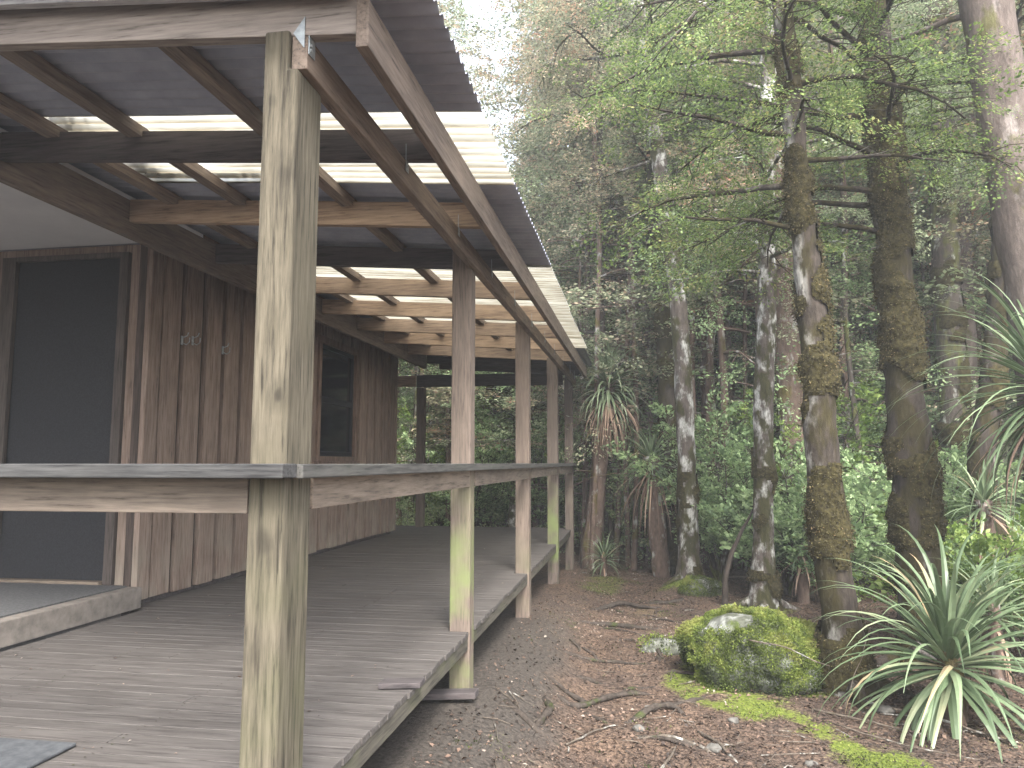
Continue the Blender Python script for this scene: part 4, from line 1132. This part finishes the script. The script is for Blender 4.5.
strap_plant('large spiky rosette of long grey green strap leaves at the edge of the moss', (1.95, 5.3, -0.6), (1.93, 5.3, -0.18), 0.95, 0.042, 150, 61, 0.07, (1.5, -0.45), 1.65, 4, 0.45, axis_h=0.16)
strap_plant('small spiky tuft close behind the large spiky rosette', (2.5, 6.0, -0.6), (2.5, 6.0, 0.0), 0.5, 0.028, 40, 62, 0.04, (1.5, -0.2), 1.3, 6, 0.4)
strap_plant('palm like plant with drooping green head and brown skirt, at the veranda end', (-0.75, 11.75, -0.6), (-0.42, 11.75, 2.3), 0.86, 0.046, 200, 63, 0.12, (1.4, -0.55), 1.75, 130, 0.85, axis_h=0.25, mat='pandani_pale')
strap_plant('grey green spiky plant on a shaggy stem, left of the slender lichen spotted trunk', (0.32, 11.05, -0.6), (0.2, 11.05, 1.1), 0.7, 0.032, 90, 64, 0.12, (1.45, -0.6), 1.6, 30, 0.9, axis_h=0.15)
strap_plant('small spiky tuft on the ground at the end of the deck', (-0.5, 10.9, -0.6), (-0.48, 10.85, -0.3), 0.48, 0.024, 44, 65, 0.05, (1.4, -0.3), 1.6, 6, 0.3)
strap_plant('spiky plant with hanging fronds reaching in from the right edge', (3.05, 5.8, -0.6), (2.83, 5.75, 1.62), 1.1, 0.03, 150, 66, 0.09, (1.35, -0.75), 1.4, 20, 0.8, axis_h=0.2, rn=(0, 0.8))
strap_plant('dark spiky plant behind the thick mossy trunk, at the right', (3.62, 8.6, -0.6), (3.55, 8.6, 0.62), 0.62, 0.034, 54, 67, 0.08, (1.45, -0.5), 1.5, 14, 0.6)
strap_plant('small spiky plant low between the white blotched trunk and the boulder trunk', (1.85, 9.2, -0.6), (1.85, 9.2, 0.1), 0.6, 0.03, 44, 68, 0.06, (1.4, -0.3), 1.5, 10, 0.5)
strap_plant('spiky rosette high among the trees behind the slender lichen spotted trunk', (0.9, 12.8, -0.6), (0.95, 12.8, 0.55), 0.6, 0.03, 44, 69, 0.07, (1.4, -0.3), 1.5, 12, 0.5)

# ------------------------------------------------------------------ mossy boulder
def moss_cover(r, P, Nn, size, lift=0.0):
    D = unit(Nn * 0.8 + r.normal(0, 0.55, P.shape)); S = unit(np.cross(D, r.normal(0, 1, P.shape)))
    l = size * (0.6 + 0.9 * r.random(len(P)))
    return leaf_quads(P - Nn * 0.004 + Nn * lift, D, S, l, l * 0.7, 0.3)

def boulder(name, label, c, dims, seed, moss_n=14000, mat=None, bare_top=True, lean=0.0, sub=5, cat='boulder', msize=0.017):
    r = np.random.default_rng(seed)
    bm = bmesh.new(); bmesh.ops.create_icosphere(bm, subdivisions=sub, radius=1.0)
    off = Vector((seed * 3.1, 1.7, 0.3))
    P = []
    for v in bm.verts:
        d = v.co.normalized()
        s = 1 + 0.22 * mnoise.noise(d * 1.3 + off) + 0.1 * mnoise.noise(d * 3.1 + off) + 0.03 * mnoise.noise(d * 8 + off)
        q = Vector((d.x * dims[0], d.y * dims[1], d.z * dims[2])) * s
        if q.z > 0: q.x += -lean * q.z
        v.co = Vector(c) + q
    bm.normal_update()
    me = bpy.data.meshes.new(name); bm.to_mesh(me)
    me.polygons.foreach_set('use_smooth', [True] * len(me.polygons))
    me.materials.append(mat or M['rock'])
    root = link(bpy.data.objects.new(name, me))
    tag(root, label, cat)
    n = len(me.polygons)
    cen = np.zeros(n * 3); me.polygons.foreach_get('center', cen); cen = cen.reshape(-1, 3)
    nor = np.zeros(n * 3); me.polygons.foreach_get('normal', nor); nor = nor.reshape(-1, 3)
    area = np.zeros(n); me.polygons.foreach_get('area', area)
    bm.free()
    pick = r.choice(n, moss_n * 2, p=area / area.sum())
    P = cen[pick] + r.normal(0, 0.012, (len(pick), 3)); Nn = nor[pick]
    val = np.array([mnoise.noise(Vector(p) * 4.5) + 0.5 * mnoise.noise(Vector(p) * 11) for p in P])
    keep = (val > -0.8) & (Nn[:, 2] > -0.45) & (cen[pick][:, 2] > c[2] - 0.3)
    if bare_top:
        tx, ty, tz = bare_top
        dd = np.linalg.norm((P - np.array([tx, ty, tz])) / np.array([0.21, 0.2, 0.11]), axis=1)
        keep &= (dd + 0.5 * val > 1.0)
    P, Nn, val = P[keep][:moss_n], Nn[keep][:moss_n], val[keep][:moss_n]
    lumps = np.clip(val + 0.3, 0, 1)[:, None]
    q = moss_cover(r, P + Nn * lumps * 0.065, Nn, msize)
    rn = np.clip(0.36 + 0.7 * val + r.normal(0, 0.13, len(P)) + 0.36 * Nn[:, 2], 0, 1)
    quads_object('moss', q, M['moss'], root, rn)['kind'] = 'stuff'
    return root
M['rock'] = bark('rock_face', (0.045, 0.05, 0.035), (0.13, 0.135, 0.11), moss=(0.06, 0.08, 0.02), moss_amt=0.3, lichen=(0.25, 0.26, 0.24), lichen_amt=0.6, patch=3.0)
boulder('boulder', 'large boulder covered in bright green moss with a bare pale top', (0.87, 6.0, -0.47), (0.49, 0.42, 0.31), 4, 95000, bare_top=(0.64, 5.85, -0.13), lean=0.25, msize=0.0115)
boulder('rock', 'low half buried grey green rock left of the mossy boulder', (0.2, 6.75, -0.62), (0.2, 0.16, 0.12), 7, 900, bare_top=None, sub=4, cat='rock')
boulder('rock', 'small rounded mossy rock at the foot of the slender lichen spotted trunk', (0.72, 9.55, -0.58), (0.24, 0.2, 0.2), 9, 14000, bare_top=None, sub=4, cat='rock', msize=0.013)
for k, (x, y, s, lab) in enumerate([(0.57, 5.04, 0.03, 'small pale stone lying on the path left of the moss strip'), (0.40, 4.55, 0.035, 'pale pebble near the lower edge of the path'), (0.9, 4.45, 0.028, 'small grey stone at the edge of the moss strip'),
                                 (-0.02, 4.75, 0.03, 'grey pebble beside the pale bare root'), (1.55, 5.35, 0.045, 'grey stone among twigs under the large spiky rosette'), (0.05, 5.2, 0.025, 'tiny stone in the middle of the path')]):
    r = np.random.default_rng(200 + k)
    bm = bmesh.new(); bmesh.ops.create_icosphere(bm, subdivisions=3, radius=1.0)
    for v in bm.verts:
        d = v.co.normalized(); q = 1 + 0.3 * mnoise.noise(d * 1.6 + Vector((k * 5, 0, 0)))
        v.co = Vector((d.x * s * q * 1.2, d.y * s * q, d.z * s * q * 0.7)) + Vector((x, y, float(ground_z(x, y)) + s * 0.35))
    me = bpy.data.meshes.new('stone'); bm.to_mesh(me); bm.free(); me.materials.append(M['stone'])
    me.polygons.foreach_set('use_smooth', [True] * len(me.polygons))
    tag(link(bpy.data.objects.new('stone', me)), lab, 'stone')

# ------------------------------------------------------------------ roots, sticks, litter, moss on the ground
def on_ground(pts, lift):
    C = catmull([(x, y, h) for x, y, h in pts], 16)
    return [(p[0], p[1], float(ground_z(p[0], p[1])) + p[2] + lift) for p in C]
def root_obj(label, pts, r0, r1, mat='root', name='tree_root', cat='root', bump=0.3):
    mb = MB(); C = on_ground(pts, 0.0)
    mb.tube([(p[0] + 0.012 * mnoise.noise(Vector(p) * 9), p[1] + 0.012 * mnoise.noise(Vector(p) * 7 + Vector((5, 0, 0))), p[2] - r0 * 0.6) for p in C], np.linspace(r0, r1, 16) * (0.75 if mat == 'root' else 0.6), 9, bump * 1.6, 16.0, seed=len(label))
    tag(mb.build(name, M[mat], None, smooth=True), label, cat)
root_obj('gnarled dark root arching across the middle of the path', [(-0.62, 5.2, 0.0), (-0.42, 5.05, 0.03), (-0.2, 5.35, 0.045), (0.02, 5.5, 0.02), (0.2, 5.45, -0.02)], 0.03, 0.018)
root_obj('root forking left from the gnarled dark root', [(-0.36, 5.15, 0.03), (-0.52, 5.3, 0.03), (-0.7, 5.42, 0.0), (-0.82, 5.5, -0.03)], 0.026, 0.014)
root_obj('twisted knobbly root in the middle of the path', [(-0.1, 4.9, 0.0), (0.06, 5.1, 0.055), (0.2, 5.2, 0.05), (0.32, 5.1, -0.02)], 0.032, 0.018)
root_obj('pale bare root lying on the lower path', [(-0.05, 4.62, 0.0), (0.12, 4.66, 0.022), (0.3, 4.58, 0.02), (0.42, 4.45, -0.01)], 0.012, 0.02, 'stick')
root_obj('curved pale root right of the lower path', [(0.33, 4.86, 0.01), (0.4, 4.7, 0.03), (0.46, 4.55, 0.025), (0.52, 4.35, 0.0)], 0.02, 0.012, 'stick')
root_obj('short mossy root beside the bank', [(-0.62, 4.95, 0.0), (-0.55, 4.75, 0.05), (-0.58, 4.55, 0.03), (-0.62, 4.42, -0.02)], 0.034, 0.024)
root_obj('dark root end poking from the foot of the bank', [(-0.8, 4.55, 0.0), (-0.62, 4.42, 0.03), (-0.45, 4.36, 0.0)], 0.035, 0.022)
root_obj('long thin root crossing the path beside the second post', [(-0.65, 6.2, 0.0), (-0.4, 6.3, 0.025), (-0.1, 6.25, 0.02), (0.15, 6.35, -0.01)], 0.022, 0.014)
root_obj('mossy root crossing the path further back', [(-0.6, 7.6, 0.0), (-0.3, 7.75, 0.045), (0.0, 7.6, 0.04), (0.35, 7.7, -0.01)], 0.035, 0.02)
root_obj('arched root crossing the far end of the path', [(-0.55, 8.3, 0.0), (-0.25, 8.7, 0.06), (0.05, 8.6, 0.05), (0.3, 8.8, -0.01)], 0.04, 0.02)
root_obj('dark root running down to the buried rock', [(0.1, 7.25, 0.02), (0.16, 6.95, 0.05), (0.14, 6.7, 0.05), (0.2, 6.4, -0.01)], 0.03, 0.02)
root_obj('flat root spreading from the mossy mound', [(0.5, 9.2, 0.02), (0.3, 8.9, 0.04), (0.05, 8.95, 0.02), (-0.2, 9.1, -0.02)], 0.045, 0.02)
root_obj('low root beside the boulder', [(0.45, 5.55, 0.0), (0.35, 5.4, 0.02), (0.22, 5.32, 0.01)], 0.024, 0.014)
rr_ = random.Random(44)
for k in range(22):
    y = rr_.uniform(4.6, 9.2); x = rr_.uniform(-0.6, 0.75) * (0.6 if y < 5.5 else 1.0); a = rr_.uniform(-0.7, 0.7) + (PI / 2 if rr_.random() < 0.3 else 0); L_ = rr_.uniform(0.2, 0.6)
    pts = [(x + math.cos(a) * L_ * s_ + rr_.uniform(-0.05, 0.05), y + math.sin(a) * L_ * s_ + rr_.uniform(-0.05, 0.05), h_) for s_, h_ in ((-0.5, -0.01), (-0.15, rr_.uniform(0.012, 0.03)), (0.2, rr_.uniform(0.008, 0.028)), (0.5, -0.015))]
    root_obj('thin knobbly brown root breaking through the leaves on the path', pts, rr_.uniform(0.014, 0.028), rr_.uniform(0.008, 0.014))
    COL.objects[-1]['group'] = 'thin roots breaking through the path'
ST = [('straight grey stick on the bank below the deck', [(-0.42, 4.38, 0.02), (-0.28, 4.6, 0.03), (-0.15, 4.8, 0.015)], 0.011, 0.006),
      ('broken stick under the large spiky rosette', [(1.1, 5.3, 0.03), (1.35, 5.15, 0.03), (1.65, 5.0, 0.02)], 0.014, 0.008),
      ('thin pale stick lying along the moss strip', [(1.15, 5.05, 0.03), (1.5, 4.75, 0.03), (1.8, 4.6, 0.02)], 0.009, 0.005),
      ('dead twig sticking out over the mossy boulder', [(0.75, 5.62, 0.36), (1.0, 5.55, 0.33), (1.28, 5.6, 0.22)], 0.009, 0.006),
      ('slanted dead twig against the trunk behind the boulder', [(1.3, 5.35, 0.02), (1.42, 5.45, 0.25), (1.55, 5.55, 0.5)], 0.007, 0.004),
      ('long fallen branch on the leaves under the large spiky rosette', [(1.45, 5.5, 0.03), (1.75, 5.2, 0.05), (2.1, 4.9, 0.03)], 0.018, 0.01),
      ('fallen branch lying beyond the mossy mound', [(0.9, 10.8, 0.06), (1.5, 10.5, 0.12), (2.2, 10.6, 0.06)], 0.03, 0.015),
      ('forked grey stick on the lower path', [(0.1, 4.2, 0.015), (0.16, 4.4, 0.02), (0.2, 4.55, 0.01)], 0.016, 0.01)]
for lab, pts, a, b in ST: root_obj(lab, pts, a, b, 'stick', 'stick', 'stick', 0.2)
root_obj('mossy crooked sapling stem leaning behind the boulder', [(0.95, 9.0, 0.0), (0.98, 8.95, 0.4), (1.1, 8.95, 0.75), (1.3, 9.0, 1.1)], 0.05, 0.02, 'root', 'sapling', 'sapling')

def scatter_litter():
    r = np.random.default_rng(123)
    n = 150000
    x = r.uniform(-1.3, 5.0, n); y = 2.4 + 11 * r.random(n) ** 1.25
    keep = (x < 0.5 * y + 0.3) & (r.random(n) < np.clip(0.32 + 0.9 * sstep(-0.75, -0.3, x + 0.1 * fbm(x * 3, y * 3)) * (0.65 + 0.45 * fbm(x * 1.3, y * 1.3, 5.0)), 0.06, 1))
    keep &= r.random(n) > moss_mask(x, y) * 0.93
    keep &= ~((x < -1.05) & (y < 12))
    x, y = x[keep], y[keep]; n = len(x)
    z = ground_z(x, y) + 0.004 + 0.014 * r.random(n)
    az = r.random(n) * 2 * PI
    D = unit(np.stack([np.cos(az), np.sin(az), r.normal(0, 0.35, n)], 1))
    up = unit(np.stack([r.normal(0, 0.45, n), r.normal(0, 0.45, n), np.ones(n)], 1))
    S = unit(np.cross(up, D))
    l = 0.008 + 0.026 * r.random(n) ** 2.4
    rn = np.clip(r.beta(1.6, 1.8, n) + 0.18 * fbm(x, y, 2.0), 0, 1)
    q = leaf_quads(np.stack([x, y, z], 1), D, S, l, l * r.uniform(0.35, 0.75, n), 0.35)
    tag(quads_object('leaf_litter', q, M['litter'], None, rn), 'brown and tan dead leaves strewn over the path', 'leaf litter', kind='stuff')
    mb = MB()
    for k in range(520):
        yy = 3.0 + 9 * r.random() ** 1.3; xx = r.uniform(-0.8, 0.46 * yy + 0.4)
        a = r.random() * 2 * PI; L = r.uniform(0.04, 0.22); c = r.normal(0, 0.12)
        pts = []
        for s in (-0.5, 0.0, 0.5):
            px = xx + math.cos(a + c * s) * L * s; py = yy + math.sin(a + c * s) * L * s
            pts.append((px, py, float(ground_z(px, py)) + 0.008 + 0.012 * r.random()))
        w = r.uniform(0.0015, 0.0045); mb.tube(pts, [w, w, w * 0.6], 4)
    tag(mb.build('fallen_twigs', M['stick']), 'fine dead twigs scattered over the forest floor', 'twigs', kind='stuff')
    # litter caught on the deck and on the clear roofing
    n = 260
    x = r.uniform(-3.3, -1.1, n); y = r.uniform(2.3, 11, n); az = r.random(n) * 2 * PI
    D = unit(np.stack([np.cos(az), np.sin(az), r.normal(0, 0.15, n)], 1)); S = unit(np.cross(np.array([[0, 0, 1.0]]), D))
    l = 0.008 + 0.018 * r.random(n) ** 2
    q = leaf_quads(np.stack([x, y, np.full(n, 0.006)], 1), D, S, l, l * 0.5, 0.3)
    tag(quads_object('fallen_leaves', q, M['litter']), 'few small dead leaves scattered on the deck planks', 'leaves', kind='stuff')
    n = 1800
    t = r.random(n)
    x = np.where(t < 0.55, -2.66 + 0.06 * r.normal(0, 1, n) , r.uniform(-2.7, -2.0, n)); y = np.where(t < 0.55, r.uniform(2.97, 3.78, n), 3.75 - 0.05 * np.abs(r.normal(0, 1, n)))
    x = np.clip(x, -2.79, -1.9); y = np.clip(y, 2.96, 3.79)
    z = SH(x) + 0.012 + 0.03 * r.random(n)
    az = r.random(n) * 2 * PI
    D = unit(np.stack([np.cos(az), np.sin(az), r.normal(0, 0.4, n)], 1)); S = unit(np.cross(np.array([[0, 0, 1.0]]), D))
    l = 0.012 + 0.03 * r.random(n)
    q = leaf_quads(np.stack([x, y, z], 1), D, S, l, l * 0.6, 0.3)
    tag(quads_object('roof_litter', q, M['litter']), 'dark dead leaves caught on top of the nearest clear roof sheet', 'leaf litter', kind='stuff')
scatter_litter()

def ground_moss():
    r = np.random.default_rng(321)
    n = 190000
    x = r.uniform(-1.0, 3.0, n); y = r.uniform(3.4, 10.8, n)
    m = moss_mask(x, y)
    keep = r.random(n) < np.clip(m * 1.0 - 0.42 + 0.5 * fbm(x * 7, y * 7, 6.0), 0, 1)
    x, y, m = x[keep], y[keep], m[keep]; n = len(x)
    P = np.stack([x, y, ground_z(x, y) + 0.004 + 0.016 * np.clip(fbm(x * 8, y * 8), 0, 1)], 1)
    q = moss_cover(r, P, np.tile([[0, 0, 1.0]], (n, 1)), 0.010)
    rn = np.clip(0.2 + 0.3 * m + 0.3 * fbm(x * 4, y * 4, 1.0) + r.normal(0, 0.15, n), 0, 1)
    tag(quads_object('ground_moss', q, M['moss'], None, rn), 'bright green moss growing in a strip from the boulder down the path edge', 'moss', kind='stuff')
ground_moss()

# ------------------------------------------------------------------ haze added to lift the dark forest
HAZE = 0.005
def make_haze():
    mb = MB(); mb.box(-150, 150, -130, 210, -3.5, 32)
    m, nt, out = new_mat('lift_haze')
    v = nt.nodes.new('ShaderNodeVolumePrincipled'); v.inputs['Color'].default_value = (0.9, 0.93, 0.95, 1); v.inputs['Density'].default_value = HAZE
    v.inputs['Anisotropy'].default_value = 0.2
    nt.links.new(v.outputs[0], out.inputs['Volume'])
    tag(mb.build('haze', m), 'thin pale haze added between the trees to lighten the forest', 'haze', kind='stuff')
if HAZE: make_haze()

# ------------------------------------------------------------------ sky, sun, camera
w = bpy.data.worlds.new('World'); scene.world = w; w.use_nodes = True
nt = w.node_tree; L = nt.links.new
bg = nt.nodes['Background']
sky = nt.nodes.new('ShaderNodeTexSky'); sky.sky_type = 'NISHITA'; sky.sun_disc = False
SUN_EL, SUN_AZ = math.radians(46), math.radians(160)          # azimuth clockwise from +Y
sky.sun_elevation = SUN_EL; sky.sun_rotation = SUN_AZ
sky.air_density = 1.0; sky.dust_density = 4.0; sky.ozone_density = 1.0
hs = nt.nodes.new('ShaderNodeHueSaturation'); hs.inputs['Saturation'].default_value = 0.45
L(sky.outputs[0], hs.inputs['Color']); L(hs.outputs[0], bg.inputs['Color'])
bg.inputs['Strength'].default_value = 0.15
sun = bpy.data.lights.new('sun', 'SUN'); sun.energy = 1.5; sun.angle = math.radians(16); sun.color = (1.0, 0.96, 0.9)
so = link(bpy.data.objects.new('sun', sun))
sd = Vector((math.sin(SUN_AZ) * math.cos(SUN_EL), math.cos(SUN_AZ) * math.cos(SUN_EL), math.sin(SUN_EL)))
so.rotation_euler = sd.to_track_quat('Z', 'Y').to_euler(); so.location = (0, 0, 20)

cam = bpy.data.cameras.new('camera'); cam.sensor_width = 36; cam.lens = 36 * 750 / 1024
cam.clip_start = 0.05; cam.clip_end = 600
co = link(bpy.data.objects.new('camera', cam)); co.location = (0, 0, 1.0)
co.rotation_euler = (math.radians(90 + 6.013), 0, math.radians(9.411))
scene.camera = co
scene.render.engine = 'CYCLES'
scene.cycles.max_bounces = 8; scene.cycles.transparent_max_bounces = 8; scene.cycles.transmission_bounces = 5; scene.cycles.diffuse_bounces = 4
scene.cycles.sample_clamp_indirect = 6.0
scene.cycles.use_denoising = True
scene.view_settings.view_transform = 'Standard'; scene.view_settings.look = 'None'
scene.view_settings.gamma = 1.0; scene.view_settings.use_curve_mapping = False
scene.view_settings.exposure = 2.55
